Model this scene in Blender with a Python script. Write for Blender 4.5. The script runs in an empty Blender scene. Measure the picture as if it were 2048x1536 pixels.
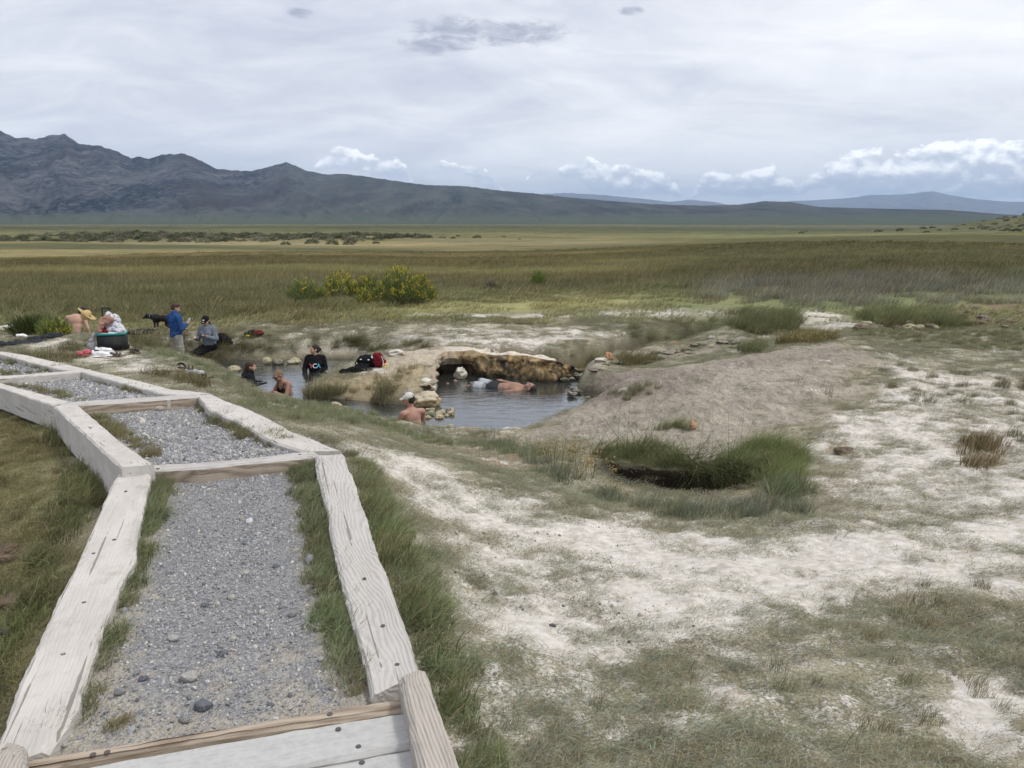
import bpy, bmesh, math, random
import numpy as np
from mathutils import Vector, Matrix, noise as mnoise

random.seed(7); RNG = np.random.default_rng(11)
S = bpy.context.scene
COL = S.collection
R = math.radians

# ------------------------------------------------------------------ camera
F = 1540.0; PITCH = 12.03; CAM_Z = 3.6      # focal length in pixels of a 2048 wide frame; the pool's water is z = 0
CT, ST = math.cos(R(PITCH)), math.sin(R(PITCH))
cd = bpy.data.cameras.new('camera'); cam = bpy.data.objects.new('camera', cd); COL.objects.link(cam)
cam.location = (0, 0, CAM_Z); cam.rotation_euler = (R(90 - PITCH), 0, 0)
cd.sensor_width = 36; cd.lens = 36 * F / 2048; cd.clip_start = 0.05; cd.clip_end = 200000
S.camera = cam
S.view_settings.view_transform = 'Standard'; S.view_settings.look = 'None'
S.view_settings.exposure = 0.47; S.view_settings.gamma = 1.0
S.cycles.max_bounces = 6; S.cycles.transparent_max_bounces = 12; S.cycles.volume_bounces = 0
S.cycles.use_denoising = True; S.cycles.use_adaptive_sampling = True; S.cycles.adaptive_threshold = 0.025

# ------------------------------------------------------------------ sun and sky
SUN_EL, SUN_AZ = 60.0, 105.0                 # azimuth clockwise from the view direction
sd_ = bpy.data.lights.new('sun', 'SUN'); sun = bpy.data.objects.new('sun', sd_); COL.objects.link(sun)
sd_.energy = 1.5; sd_.angle = R(10); sd_.color = (1.0, 0.96, 0.9)
sun.rotation_euler = (R(90 - SUN_EL), 0, R(180 - SUN_AZ))
sun.location = (0, 0, 50)


def ray(px, py):
    u = (np.asarray(px, float) - 1024) / F; v = (np.asarray(py, float) - 768) / F
    return u, CT - v * ST, -ST - v * CT


def azel(px, py):
    x, y, z = ray(px, py)
    return float(np.arctan2(x, y)), float(np.arctan2(z, np.hypot(x, y)))


class NT:
    """small helper for building node trees"""
    def __init__(self, tree):
        self.t = tree; self.n = tree.nodes; self.l = tree.links

    def add(self, typ, **kw):
        nd = self.n.new(typ)
        for k, v in kw.items():
            setattr(nd, k, v)
        return nd

    def put(self, sock, v):
        if isinstance(v, bpy.types.NodeSocket):
            self.l.new(v, sock)
        elif v is not None:
            if hasattr(sock, 'default_value'):
                try:
                    sock.default_value = v
                except Exception:
                    sock.default_value = (*v, 1.0) if len(v) == 3 else v

    def math(self, op, a, b=None, c=None, clamp=False):
        nd = self.add('ShaderNodeMath', operation=op, use_clamp=clamp)
        for i, v in enumerate((a, b, c)):
            self.put(nd.inputs[i], v)
        return nd.outputs[0]

    def vmath(self, op, a, b=None):
        nd = self.add('ShaderNodeVectorMath', operation=op)
        self.put(nd.inputs[0], a); self.put(nd.inputs[1], b)
        return nd.outputs[0]

    def mix(self, f, a, b, blend='MIX'):
        nd = self.add('ShaderNodeMix', data_type='RGBA', blend_type=blend)
        self.put(nd.inputs[0], f); self.put(nd.inputs[6], a); self.put(nd.inputs[7], b)
        return nd.outputs[2]

    def ss(self, v, lo, hi, a=0.0, b=1.0):
        nd = self.add('ShaderNodeMapRange', interpolation_type='SMOOTHSTEP')
        for i, q in enumerate((v, lo, hi, a, b)):
            self.put(nd.inputs[i], q)
        return nd.outputs[0]

    def noise(self, vec, scale, detail=4.0, rough=0.55, dist=0.0, out=0, typ='FBM'):
        nd = self.add('ShaderNodeTexNoise'); nd.noise_type = typ
        self.put(nd.inputs['Vector'], vec); self.put(nd.inputs['Scale'], scale); self.put(nd.inputs['Detail'], detail)
        self.put(nd.inputs['Roughness'], rough); self.put(nd.inputs['Distortion'], dist)
        return nd.outputs[out]

    def vor(self, vec, scale, feature='F1', out='Distance', rnd=1.0):
        nd = self.add('ShaderNodeTexVoronoi', feature=feature)
        self.put(nd.inputs['Vector'], vec); self.put(nd.inputs['Scale'], scale); self.put(nd.inputs['Randomness'], rnd)
        return nd.outputs[out]

    def mapping(self, vec, loc=(0, 0, 0), rot=(0, 0, 0), scale=(1, 1, 1)):
        nd = self.add('ShaderNodeMapping')
        self.put(nd.inputs[0], vec); self.put(nd.inputs[1], loc); self.put(nd.inputs[2], rot); self.put(nd.inputs[3], scale)
        return nd.outputs[0]

    def comb(self, x, y, z=0.0):
        nd = self.add('ShaderNodeCombineXYZ')
        for i, v in enumerate((x, y, z)):
            self.put(nd.inputs[i], v)
        return nd.outputs[0]

    def sep(self, v):
        nd = self.add('ShaderNodeSeparateXYZ'); self.put(nd.inputs[0], v); return nd.outputs

    def ramp(self, f, stops, interp='LINEAR'):
        nd = self.add('ShaderNodeValToRGB'); cr = nd.color_ramp; cr.interpolation = interp
        while len(cr.elements) < len(stops):
            cr.elements.new(0.5)
        for e, (p, c) in zip(cr.elements, stops):
            e.position = p; e.color = (*c, 1) if len(c) == 3 else c
        self.put(nd.inputs[0], f); return nd.outputs[0]

    def attr(self, name, typ='GEOMETRY', out='Color'):
        nd = self.add('ShaderNodeAttribute', attribute_type=typ); nd.attribute_name = name
        return nd.outputs[out]

    def bump(self, h, strength=0.5, dist=0.02, normal=None):
        nd = self.add('ShaderNodeBump'); self.put(nd.inputs['Height'], h)
        self.put(nd.inputs['Strength'], strength); self.put(nd.inputs['Distance'], dist); self.put(nd.inputs['Normal'], normal)
        return nd.outputs[0]


# world: Nishita sky behind a broken sheet of high cloud, cumulus low over the horizon
W = bpy.data.worlds.new('World'); S.world = W; W.use_nodes = True
W.cycles.sampling_method = 'MANUAL'; W.cycles.sample_map_resolution = 128
W.node_tree.nodes.clear(); w = NT(W.node_tree)
sky = w.add('ShaderNodeTexSky', sky_type='NISHITA'); sky.sun_disc = False
sky.sun_elevation = R(SUN_EL); sky.sun_rotation = R(SUN_AZ); sky.altitude = 2000
bg1 = w.add('ShaderNodeBackground'); w.put(bg1.inputs[0], sky.outputs[0]); bg1.inputs[1].default_value = 0.1
tc = w.add('ShaderNodeTexCoord'); gen = tc.outputs['Generated']
dx, dy, dz = w.sep(gen)
az = w.math('ARCTAN2', dx, dy); el = w.math('ARCSINE', dz)
zz = w.math('ADD', w.math('MAXIMUM', dz, 0.0), 0.22)
plane = w.comb(w.math('DIVIDE', dx, zz), w.math('DIVIDE', dy, zz))
pl2 = w.mapping(plane, rot=(0, 0, R(28)), scale=(0.85, 1.15, 1))
n1 = w.noise(pl2, 0.75, 4, 0.5, 0.5)
n2 = w.noise(w.mapping(plane, loc=(3, 1, 0), rot=(0, 0, R(-25)), scale=(0.9, 1.3, 1)), 2.3, 6, 0.62, 0.6)
nn = w.math('ADD', w.math('MULTIPLY', n1, 0.58), w.math('MULTIPLY', n2, 0.42))
side = w.ss(az, -0.75, 0.75)                       # the sheet is thinner and brighter to the right, greyer to the left
nb = w.math('ADD', nn, w.math('MULTIPLY', w.math('SUBTRACT', side, 0.5), 0.13))
sheet = w.ramp(nb, [(0.36, (0.50, 0.52, 0.60)), (0.45, (0.61, 0.625, 0.68)), (0.53, (0.73, 0.74, 0.77)), (0.64, (0.85, 0.85, 0.86))])
low = w.ss(el, 0.0, 0.16, 1.0, 0.0)
sheet = w.mix(w.math('MULTIPLY', low, 0.5), sheet, (0.76, 0.78, 0.815, 1))
# cumulus along the horizon: top and foot of the bank against azimuth (pixel x, top y, foot y)
BANK = [(-400, 440, 440), (560, 440, 440), (625, 335, 350), (668, 292, 340), (700, 285, 345), (730, 312, 350), (775, 312, 362), (818, 330, 362), (840, 420, 420), (862, 322, 338), (905, 322, 338),
        (925, 322, 350), (985, 345, 385), (1020, 400, 410), (1070, 336, 348), (1115, 340, 352), (1150, 320, 360), (1190, 312, 392), (1225, 335, 395), (1260, 326, 392), (1345, 352, 392), (1370, 400, 400), (1410, 346, 392),
        (1470, 352, 392), (1540, 334, 392), (1600, 375, 392), (1650, 332, 372), (1710, 300, 388), (1790, 318, 388), (1860, 292, 392), (1960, 284, 395), (2300, 270, 398)]
rp = []
for (px, pt, pf) in BANK:
    a_, e_ = azel(px, pt); _, f_ = azel(px, pf)
    rp.append(((a_ + 1.0) / 2.0, (e_ / 0.2, max(f_, 0) / 0.2, 0)))
bank = w.add('ShaderNodeSeparateColor'); w.put(bank.inputs[0], w.ramp(w.math('MULTIPLY_ADD', az, 0.5, 0.5), rp))
topv = w.math('MULTIPLY', bank.outputs[0], 0.2); footv = w.math('MULTIPLY', bank.outputs[1], 0.2)
body = w.math('MINIMUM', w.math('SUBTRACT', topv, el), w.math('MULTIPLY', w.math('SUBTRACT', el, footv), 1.6))
body = w.math('DIVIDE', body, 0.014)


def puff(oa, oe):
    n = w.noise(w.comb(w.math('MULTIPLY_ADD', az, 52.0, oa * 52.0), w.math('MULTIPLY_ADD', el, 82.0, oe * 82.0), 3.0), 1.0, 5, 0.55, 0.25)
    return w.math('MULTIPLY', w.math('SUBTRACT', n, 0.5), 2.6)


pa = puff(0, 0); den = w.math('ADD', w.math('ADD', w.math('MINIMUM', body, 1.7), pa), w.ss(az, 0.15, 0.42, 0.0, 0.35))
alpha = w.ss(den, 0.05, 0.40)
relh = w.math('DIVIDE', w.math('SUBTRACT', el, footv), w.math('MAXIMUM', w.math('SUBTRACT', topv, footv), 0.004), clamp=True)
lit = w.math('ADD', w.math('MULTIPLY', w.math('SUBTRACT', pa, puff(-0.003, 0.010)), 0.55), w.math('MULTIPLY_ADD', relh, 0.65, 0.12))
cumc = w.ramp(lit, [(0.0, (0.53, 0.57, 0.65)), (0.36, (0.61, 0.645, 0.715)), (0.58, (0.84, 0.86, 0.895)), (0.85, (1.16, 1.15, 1.13))])
sx_ = w.ss(az, -0.2, 0.32, 0.8, 1.0)
DARK = [(905, 62, 95, 30), (1030, 66, 120, 24), (870, 92, 80, 18), (600, 28, 26, 10), (1262, 22, 22, 8)]
q = None
for (px, py, rw, rh) in DARK:
    a_, e_ = azel(px, py)
    u = w.math('MULTIPLY_ADD', az, F / rw, -a_ * F / rw); v = w.math('MULTIPLY_ADD', el, F / rh, -e_ * F / rh)
    d = w.math('MULTIPLY_ADD', u, u, w.math('MULTIPLY', v, v))
    q = d if q is None else w.math('MINIMUM', q, d)
dn_ = w.noise(w.comb(w.math('MULTIPLY', az, 34.0), w.math('MULTIPLY', el, 95.0), 9.0), 1.0, 6, 0.66, 0.8)
dka = w.math('MULTIPLY', w.ss(w.math('ADD', w.math('SUBTRACT', 1.15, q), w.math('MULTIPLY', w.math('SUBTRACT', dn_, 0.5), 3.2)), 0.0, 1.5), 0.95)
cloud = w.mix(dka, sheet, (0.34, 0.36, 0.44, 1))
cloud = w.mix(w.math('MULTIPLY', alpha, sx_), cloud, cumc)
bg2 = w.add('ShaderNodeBackground'); w.put(bg2.inputs[0], cloud); bg2.inputs[1].default_value = 1.0
ms = w.add('ShaderNodeMixShader')
cover = w.ss(nn, 0.28, 0.45, 0.86, 0.97)
w.put(ms.inputs[0], cover); w.l.new(bg1.outputs[0], ms.inputs[1]); w.l.new(bg2.outputs[0], ms.inputs[2])
wo = w.add('ShaderNodeOutputWorld'); w.l.new(ms.outputs[0], wo.inputs[0])

# ------------------------------------------------------------------ helpers
def at(px, py, z):
    """the point of height z seen at a pixel of the photograph"""
    x, y, dz = ray(px, py); s = (z - CAM_Z) / dz
    return np.array([x * s, y * s, z * np.ones_like(s)]).T if np.ndim(s) else Vector((float(x * s), float(y * s), float(z)))


def on_plane(px, py, Y0, z0, slope):
    """the point of the plane z = z0 - slope (Y - Y0) seen at a pixel"""
    x, y, dz = ray(px, py); s = (z0 + slope * Y0 - CAM_Z) / (dz + slope * y)
    return Vector((float(x * s), float(y * s), float(CAM_Z + dz * s)))


def _hash(ix, iy, seed):
    h = (ix.astype(np.int64) * 374761393 + iy.astype(np.int64) * 668265263 + seed * 1442695041) & 0xFFFFFFFF
    h = ((h ^ (h >> 13)) * 1274126177) & 0xFFFFFFFF
    return ((h ^ (h >> 16)) & 0xFFFF) / 65535.0


def vnoise(x, y, seed=0):
    x = np.asarray(x, float); y = np.asarray(y, float)
    ix = np.floor(x); iy = np.floor(y); fx = x - ix; fy = y - iy
    fx = fx * fx * fx * (fx * (fx * 6 - 15) + 10); fy = fy * fy * fy * (fy * (fy * 6 - 15) + 10)
    a = _hash(ix, iy, seed); b = _hash(ix + 1, iy, seed); c = _hash(ix, iy + 1, seed); d = _hash(ix + 1, iy + 1, seed)
    return (a + (b - a) * fx) + ((c + (d - c) * fx) - (a + (b - a) * fx)) * fy


def fbm(x, y, seed=0, octs=4, gain=0.5):
    t = 0; a = 1; s = 0
    for o in range(octs):
        t = t + a * vnoise(x * 2 ** o + 17.3 * o, y * 2 ** o - 9.1 * o, seed + o); s += a; a *= gain
    return t / s


def sstep(v, lo, hi):
    t = np.clip((v - lo) / (hi - lo), 0, 1); return t * t * (3 - 2 * t)


def poly_sd(x, y, P, wv=None):
    """signed distance to a closed polygon (negative inside) and a value interpolated along its edge"""
    P = np.asarray(P, float); n = len(P)
    best = np.full(x.shape, 1e18); val = np.zeros(x.shape); ins = np.zeros(x.shape, bool)
    for i in range(n):
        a = P[i]; b = P[(i + 1) % n]; e = b - a; L = float(e @ e) + 1e-12
        t = np.clip(((x - a[0]) * e[0] + (y - a[1]) * e[1]) / L, 0, 1)
        d = (x - a[0] - t * e[0]) ** 2 + (y - a[1] - t * e[1]) ** 2
        m = d < best; best = np.where(m, d, best)
        if wv is not None:
            val = np.where(m, wv[i] + t * (wv[(i + 1) % n] - wv[i]), val)
        if a[1] != b[1]:
            c = ((a[1] > y) != (b[1] > y)) & (x < (b[0] - a[0]) * (y - a[1]) / (b[1] - a[1]) + a[0])
            ins ^= c
    s = np.sqrt(best)
    return np.where(ins, -s, s), val


# ------------------------------------------------------------------ the lie of the land
CP = [  # pixel x, pixel y, height: what the slope does where the photo shows it
    # right of the path, from the feet to the pool
    (1024, 1536, 1.95), (1500, 1536, 1.93), (2048, 1536, 1.93), (1024, 1300, 1.80), (1500, 1300, 1.74), (2048, 1300, 1.74), (2400, 1400, 1.8),
    (1024, 1100, 1.45), (1500, 1130, 1.45), (2048, 1130, 1.46), (1024, 1000, 1.12), (1250, 1020, 1.06), (1650, 1040, 1.22), (2048, 1030, 1.32),
    (900, 930, 0.98), (1040, 960, 0.95), (1200, 985, 0.90), (1400, 1010, 0.95), (860, 1000, 1.35), (780, 1000, 1.62), (900, 1200, 1.80),
    (960, 1400, 1.93), (760, 960, 1.55), (1024, 905, 0.42), (930, 897, 0.38), (860, 874, 0.16), (1000, 885, 0.2), (900, 882, 0.2), (800, 890, 0.75),
    (700, 900, 1.36), (640, 850, 1.05), (560, 830, 0.95), (470, 797, 1.02), (700, 850, .75),
    (437, 742, .85), (471, 766, .75), (510, 788, .6), (537, 798, .5), (583, 805, .4), (656, 818, .30), (717, 827, .25), (766, 832, .2), (420, 772, 1.08), (380, 725, 0.98), (330, 710, 1.0), (300, 740, 1.1), (225, 703, 1.0), (150, 690, 1.0),
    (100, 682, 0.98), (160, 672, 0.95), (250, 688, 0.95), (30, 695, 0.98), (0, 690, 0.9), (-150, 690, 0.9), (200, 722, 1.06), (100, 705, 1.03),
    # mud mound, trench, right-hand flat
    (1130, 875, 0.45), (1100, 855, 0.25), (1250, 860, 0.55), (1300, 900, 0.62), (1400, 870, 0.62), (1300, 820, 0.55), (1200, 830, 0.36), (1250, 770, 0.62),
    (1400, 800, 0.74), (1320, 745, 0.70), (1500, 720, 0.88), (1500, 850, 0.72), (1440, 920, 0.72), (1560, 880, 0.85), (1640, 950, 1.0), (1650, 800, 0.85),
    (1680, 690, 0.95), (1800, 850, 1.0), (1800, 740, 0.92), (2000, 850, 1.08), (2000, 700, 0.95), (1850, 950, 1.12), (2048, 950, 1.2), (2300, 850, 1.1),
    (1800, 670, 0.82), (2000, 640, 0.9), (2200, 650, 0.9), (1600, 680, 0.6), (1900, 620, 0.9),
    # banks behind the pools
    (620, 700, 0.38), (720, 690, 0.5), (840, 690, 0.5), (700, 720, 0.36), (880, 705, 0.52), (1000, 705, 0.52), (1120, 705, 0.5), (1200, 700, 0.5),
    (700, 745, 0.22), (760, 735, 0.36), (840, 735, 0.42), (800, 765, 0.34), (720, 775, 0.25), (850, 755, 0.45),
    (500, 690, 0.42), (430, 680, 0.5), (300, 668, 0.62), (200, 660, 0.65), (60, 640, 0.7), (-100, 640, 0.7),
    (500, 660, 0.6), (700, 665, 0.6), (900, 670, 0.6), (1100, 670, 0.55), (1300, 665, 0.55), (1350, 690, 0.3), (1500, 670, 0.5), (1250, 720, 0.25), (1450, 650, 0.6),
    # meadow
    (0, 610, 0.7), (500, 610, 0.7), (1024, 620, 0.6), (1500, 620, 0.7), (0, 560, 0.65), (500, 560, 0.65), (1024, 560, 0.65), (1500, 560, 0.8), (2048, 570, 1.0),
    (0, 510, 0.4), (500, 510, 0.4), (1024, 510, 0.5), (1500, 520, 1.1), (2048, 520, 1.4), (1500, 484, 1.15), (1700, 475, 1.3), (2048, 475, 1.6), (1250, 495, 0.7),
    (0, 478, 0.0), (500, 478, 0.0), (1024, 478, 0.0), (1300, 482, 0.2), (-150, 560, 0.65), (2250, 560, 1.0), (2250, 480, 1.7), (-150, 480, 0.0),
]
FARP = [(-0.8, 300, -0.5), (-0.4, 300, -0.5), (0, 300, -0.5), (0.4, 330, -1.5), (0.8, 330, 1), (-0.8, 900, -3), (-0.4, 900, -3), (0, 900, -3), (0.4, 900, -5), (0.8, 900, -3),
        (-0.8, 4500, -8), (-0.3, 4500, -8), (0.2, 4500, -8), (0.8, 4500, -8), (-0.8, 30000, -8), (0, 30000, -8), (0.8, 30000, -8),
        (-0.7, 1.2, 1.75), (0.7, 1.2, 1.98), (0, 1.0, 2.0), (0, 0.3, 2.0), (-0.7, 0.3, 1.8), (0.7, 0.3, 2.0)]
# ground left of the path and under it
CP += [(0, 1500, 1.62), (-200, 1400, 1.5), (0, 1200, 1.58), (150, 1000, 1.72), (0, 1000, 1.5), (0, 900, 1.38), (100, 850, 1.34), (180, 920, 1.6), (0, 800, 1.15),
       (-150, 800, 1.1), (450, 1300, 1.9), (450, 1000, 1.86), (600, 890, 1.68), (350, 870, 1.55), (280, 800, 1.33), (150, 770, 1.2), (60, 735, 1.08), (-100, 740, 1.05)]
_c = np.array([[*at(p, q, z)] for p, q, z in CP])
_az = np.concatenate([np.arctan2(_c[:, 0], _c[:, 1]), [a for a, d, z in FARP]])
_ld = np.concatenate([np.log(np.hypot(_c[:, 0], _c[:, 1])), [math.log(d) for a, d, z in FARP]])
_zv = np.concatenate([_c[:, 2], [z for a, d, z in FARP]])
_P = np.stack([_az * 3.0, _ld], 1)


def _k(r2):
    return 0.5 * r2 * np.log(r2 + 1e-9)


_n = len(_P); _A = np.zeros((_n + 3, _n + 3))
_A[:_n, :_n] = _k(((_P[:, None] - _P[None]) ** 2).sum(-1)) + np.eye(_n) * 0.002
_A[:_n, _n] = 1; _A[:_n, _n + 1:] = _P; _A[_n, :_n] = 1; _A[_n + 1:, :_n] = _P.T
_wts = np.linalg.solve(_A, np.concatenate([_zv, np.zeros(3)]))


def base_z(x, y):
    a = np.clip(np.arctan2(x, y), -0.85, 0.85) * 3.0; l = np.log(np.maximum(np.hypot(x, y), 0.3))
    out = np.empty(a.shape); af, lf, of = a.ravel(), l.ravel(), out.ravel()
    for i in range(0, af.size, 20000):
        p = np.stack([af[i:i + 20000], lf[i:i + 20000]], 1)
        r2 = ((p[:, None] - _P[None]) ** 2).sum(-1)
        of[i:i + 20000] = _k(r2) @ _wts[:_n] + _wts[_n] + p @ _wts[_n + 1:]
    return of.reshape(a.shape)


# water's edge (pixel x, pixel y, width of the bank in metres)
SHORE = [(862, 858, .5), (905, 864, .5), (1010, 868, .4), (1048, 860, .9), (1100, 834, 1.2), (1165, 812, 1.2), (1205, 803, .8), (1172, 790, .5), (1150, 775, .5), (1160, 758, .4),
         (1180, 742, .4), (1215, 728, .4), (1260, 722, .4), (1300, 712, .3), (1380, 700, .3), (1440, 690, .3), (1480, 682, .3), (1450, 676, .3), (1380, 682, .3), (1290, 700, .3), (1220, 715, .3),
         (1150, 736, .3), (1125, 742, .25), (1040, 738, .2), (960, 736, .2), (900, 736, .2), (872, 745, .2), (866, 775, .3), (858, 800, .5), (830, 812, .6),
         (740, 806, .9), (680, 800, .8), (600, 793, .7), (594, 782, .8), (640, 756, .9), (700, 738, .9), (770, 728, .7), (790, 721, .9), (740, 718, 1.3), (640, 718, 1.3),
         (520, 722, .8), (440, 718, .75), (380, 713, .75), (300, 708, .6), (200, 700, .3), (60, 690, .4), (0, 684, .4), (-80, 690, .4), (-60, 712, .5), (100, 716, .8),
         (250, 738, .8), (380, 762, .7), (437, 782, .6), (471, 802, .6), (510, 822, .5), (583, 824, .5), (656, 830, .5), (717, 836, .5), (780, 844, .5)]
_s = np.array([[*at(p, q, 0.0)][:2] for p, q, b in SHORE]); _sw = np.array([b for *_, b in SHORE])
TRENCH = [(1225, 915), (1260, 918), (1330, 930), (1410, 945), (1470, 942), (1530, 955), (1515, 982), (1430, 990), (1340, 986), (1275, 968), (1235, 945)]
_t = np.array([[*at(p, q, 0.8)][:2] for p, q in TRENCH])


def ground_z(x, y):
    x = np.asarray(x, float); y = np.asarray(y, float)
    d = np.hypot(x, y)
    z = base_z(x, y)
    near = sstep(d, 60, 30)
    z = z + near * ((fbm(x * 1.1, y * 1.1, 3, 4) - 0.5) * 0.13 + (fbm(x * 4.5, y * 4.5, 5, 3) - 0.5) * 0.07)
    z = z + .20 * np.exp(-(((x + 3.0) / 1.9) ** 2 + ((y - 16.3) / 1.3) ** 2)) * ((fbm(x * 2.6, y * 2.6, 13, 4) - .5) + np.abs(fbm(x * 5, y * 5, 14, 3) - .5) * .8)
    far = sstep(d, 25, 60) * sstep(d, 3000, 800)
    z = z + far * (fbm(x * 0.035, y * 0.06, 21, 4) - 0.5) * np.clip(d * 0.007, 0, 2.0)
    # hummock of sagebrush out on the flat, rise at the right
    z = z + 1.0 * np.exp(-(((x + 62) / 22) ** 2 + ((y - 150) / 9) ** 2)) + 0.6 * np.exp(-(((x + 28) / 9) ** 2 + ((y - 138) / 7) ** 2))
    z = z + 12.0 * np.exp(-(((x - 265) / 60) ** 2 + ((y - 330) / 45) ** 2))
    m = (d < 45) & (d > 5)
    if m.any():
        xm, ym = x[m], y[m]
        wob = 0.18 * (fbm(xm * 2.2, ym * 2.2, 31, 3) - 0.5)
        s, bw = poly_sd(xm, ym, _s, _sw); s = s + wob
        zb = z[m]
        k = np.clip(s / bw, 0, 1); k = 1 - (1 - k) ** 2.2
        zz_ = np.where(s > 0, -0.03 + (zb + 0.03) * k, -0.03 - 0.5 * sstep(-s, 0, 0.9))
        t, _ = poly_sd(xm, ym, _t); t = t + wob * 0.8
        zt = zz_ - 1.0
        kt = sstep(t, -0.22, 0.10)
        zz_ = zt + (zz_ - zt) * kt
        z[m] = zz_
    return z


def G(px, py, lift=0.0):
    """where the view through a pixel meets the ground"""
    rx, ry, rz = ray(px, py); rx, ry, rz = float(rx), float(ry), float(rz)
    s = np.geomspace(0.8, 4000, 1500); zz_ = ground_z(rx * s, ry * s) - (CAM_Z + rz * s)
    i = int(np.argmax(zz_ > 0)) or len(s) - 1
    lo, hi = s[i - 1], s[i]
    q = np.linspace(lo, hi, 30); qz = ground_z(rx * q, ry * q) - (CAM_Z + rz * q); j = max(int(np.argmax(qz > 0)), 1)
    q = q[j]
    return Vector((rx * q, ry * q, float(ground_z(np.array([rx * q]), np.array([ry * q]))[0]) + lift))


def gz(x, y):
    return float(ground_z(np.array([x]), np.array([y]))[0])


_gc = {}


def gpoly(pts):
    """a patch of ground outlined in the photograph, as ground coordinates"""
    out = []
    for p in pts:
        if p not in _gc:
            _gc[p] = G(*p)
        out.append((_gc[p].x, _gc[p].y))
    return np.array(out)


def mask(x, y, pts, soft=0.3):
    soft = soft * 1.5
    P = gpoly(pts); lo, hi = P.min(0) - 2 * soft, P.max(0) + 2 * soft
    out = np.zeros(x.shape); m = (x > lo[0]) & (x < hi[0]) & (y > lo[1]) & (y < hi[1])
    if m.any():
        s, _ = poly_sd(x[m], y[m], P)
        s = s + (fbm(x[m] / soft * 0.7, y[m] / soft * 0.7, 77, 3) - 0.5) * soft * 1.6
        out[m] = sstep(s, soft * 0.6, -soft * 0.6)
    return out


# patches of ground
WHITE = [([(610, 862), (690, 880), (800, 905), (900, 940), (1040, 990), (1250, 1035), (1650, 1045), (2048, 1030), (2200, 1030), (2200, 1160), (1700, 1200), (1500, 1260), (1200, 1320),
           (980, 1240), (880, 1120), (800, 1010), (720, 930)], 0.5, 0.95),
         ([(1600, 1030), (1560, 1000), (1640, 900), (1700, 800), (1740, 735), (1800, 728), (2048, 770), (2200, 800), (2200, 1030), (2048, 1030)], 0.6, 0.80),
         ([(590, 715), (640, 695), (870, 712), (1140, 712), (1235, 700), (1260, 668), (1100, 655), (900, 650), (700, 672), (600, 680)], 0.8, 0.68),
         ([(430, 640), (700, 640), (1000, 640), (1300, 640), (1600, 618), (1400, 622), (1000, 628), (700, 626), (440, 622)], 0.9, 0.58),
         ([(1560, 640), (1620, 620), (1700, 630), (1760, 655), (1650, 670)], 0.5, 0.9),
         ([(690, 742), (760, 722), (870, 712), (870, 722), (800, 745), (720, 752)], 0.25, 0.9),
         ([(130, 700), (250, 705), (330, 730), (330, 755), (250, 745), (140, 720)], 0.35, 0.75),
         ([(0, 690), (140, 668), (180, 690), (60, 700)], 0.3, 0.75),
         ([(1180, 665), (1360, 700), (1300, 700), (1200, 690)], 0.4, 0.6),
         ([(1840, 1420), (1960, 1370), (2100, 1400), (2100, 1536), (1980, 1536), (1880, 1480)], 0.12, 0.95),
         ([(1330, 1350), (1440, 1330), (1490, 1400), (1400, 1420)], 0.1, 0.7), ([(1180, 1240), (1400, 1200), (1500, 1290), (1640, 1330), (1560, 1360), (1300, 1300)], 0.2, 0.6),
         ([(1560, 920), (1640, 880), (1660, 930), (1600, 960)], 0.15, 0.9)]
MUD = [([(1040, 866), (1100, 838), (1170, 812), (1175, 775), (1300, 738), (1500, 708), (1660, 685), (1740, 720), (1700, 800), (1620, 850), (1500, 865), (1460, 905), (1440, 940), (1330, 905), (1250, 888), (1130, 885)], 0.5, 1.0),
       ([(1150, 775), (1300, 730), (1480, 690), (1440, 670), (1300, 700), (1160, 735)], 0.3, 0.8),
       ([(600, 700), (790, 704), (800, 722), (600, 722)], 0.15, 0.7), ([(1600, 1000), (1640, 960), (1780, 960), (1760, 1010), (1680, 1025)], 0.3, 0.6)]
DIRT = [([(800, 868), (900, 880), (1040, 905), (1120, 930), (1030, 940), (900, 915)], 0.3, 0.9), ([(880, 930), (1000, 960), (960, 1010), (860, 960)], 0.3, 0.6),
        ([(1880, 620), (2100, 600), (2100, 650), (1950, 655)], 0.5, 1.0), ([(1910, 890), (1990, 885), (2010, 930), (1940, 930)], 0.15, 0.9), ([(1650, 882), (1700, 880), (1710, 908), (1660, 905)], 0.1, 0.8),
        ([(250, 690), (420, 690), (440, 712), (260, 708)], 0.2, 0.6), ([(1170, 925), (1530, 960), (1500, 990), (1250, 968)], 0.1, 0.7)]
OCHRE = [([(600, 795), (640, 765), (760, 745), (868, 715), (880, 730), (868, 780), (850, 810), (740, 810)], 0.3, 1.0)]


def zones(x, y):
    z = {}
    for k, lst in (('white', WHITE), ('mud', MUD), ('dirt', DIRT), ('ochre', OCHRE)):
        v = np.zeros(x.shape)
        for pts, soft, amt in lst:
            v = np.maximum(v, mask(x, y, pts, soft) * amt)
        z[k] = v
    return z


# one sheet of ground out to the foot of the mountains
ang = np.radians(np.concatenate([np.linspace(-110, -43, 40, endpoint=False), np.linspace(-43, 43, 940), np.linspace(43, 110, 41)[1:]]))
rad = np.concatenate([[0.05, 0.4, 0.8], np.geomspace(1.2, 7, 220, endpoint=False), np.geomspace(7, 34, 520, endpoint=False), np.geomspace(34, 400, 170, endpoint=False), np.geomspace(400, 45000, 90)])
AA, RR = np.meshgrid(ang, rad)
GX, GY = (RR * np.sin(AA)), (RR * np.cos(AA))
GZ = ground_z(GX, GY)
ZN = zones(GX, GY)
GD = RR


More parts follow.
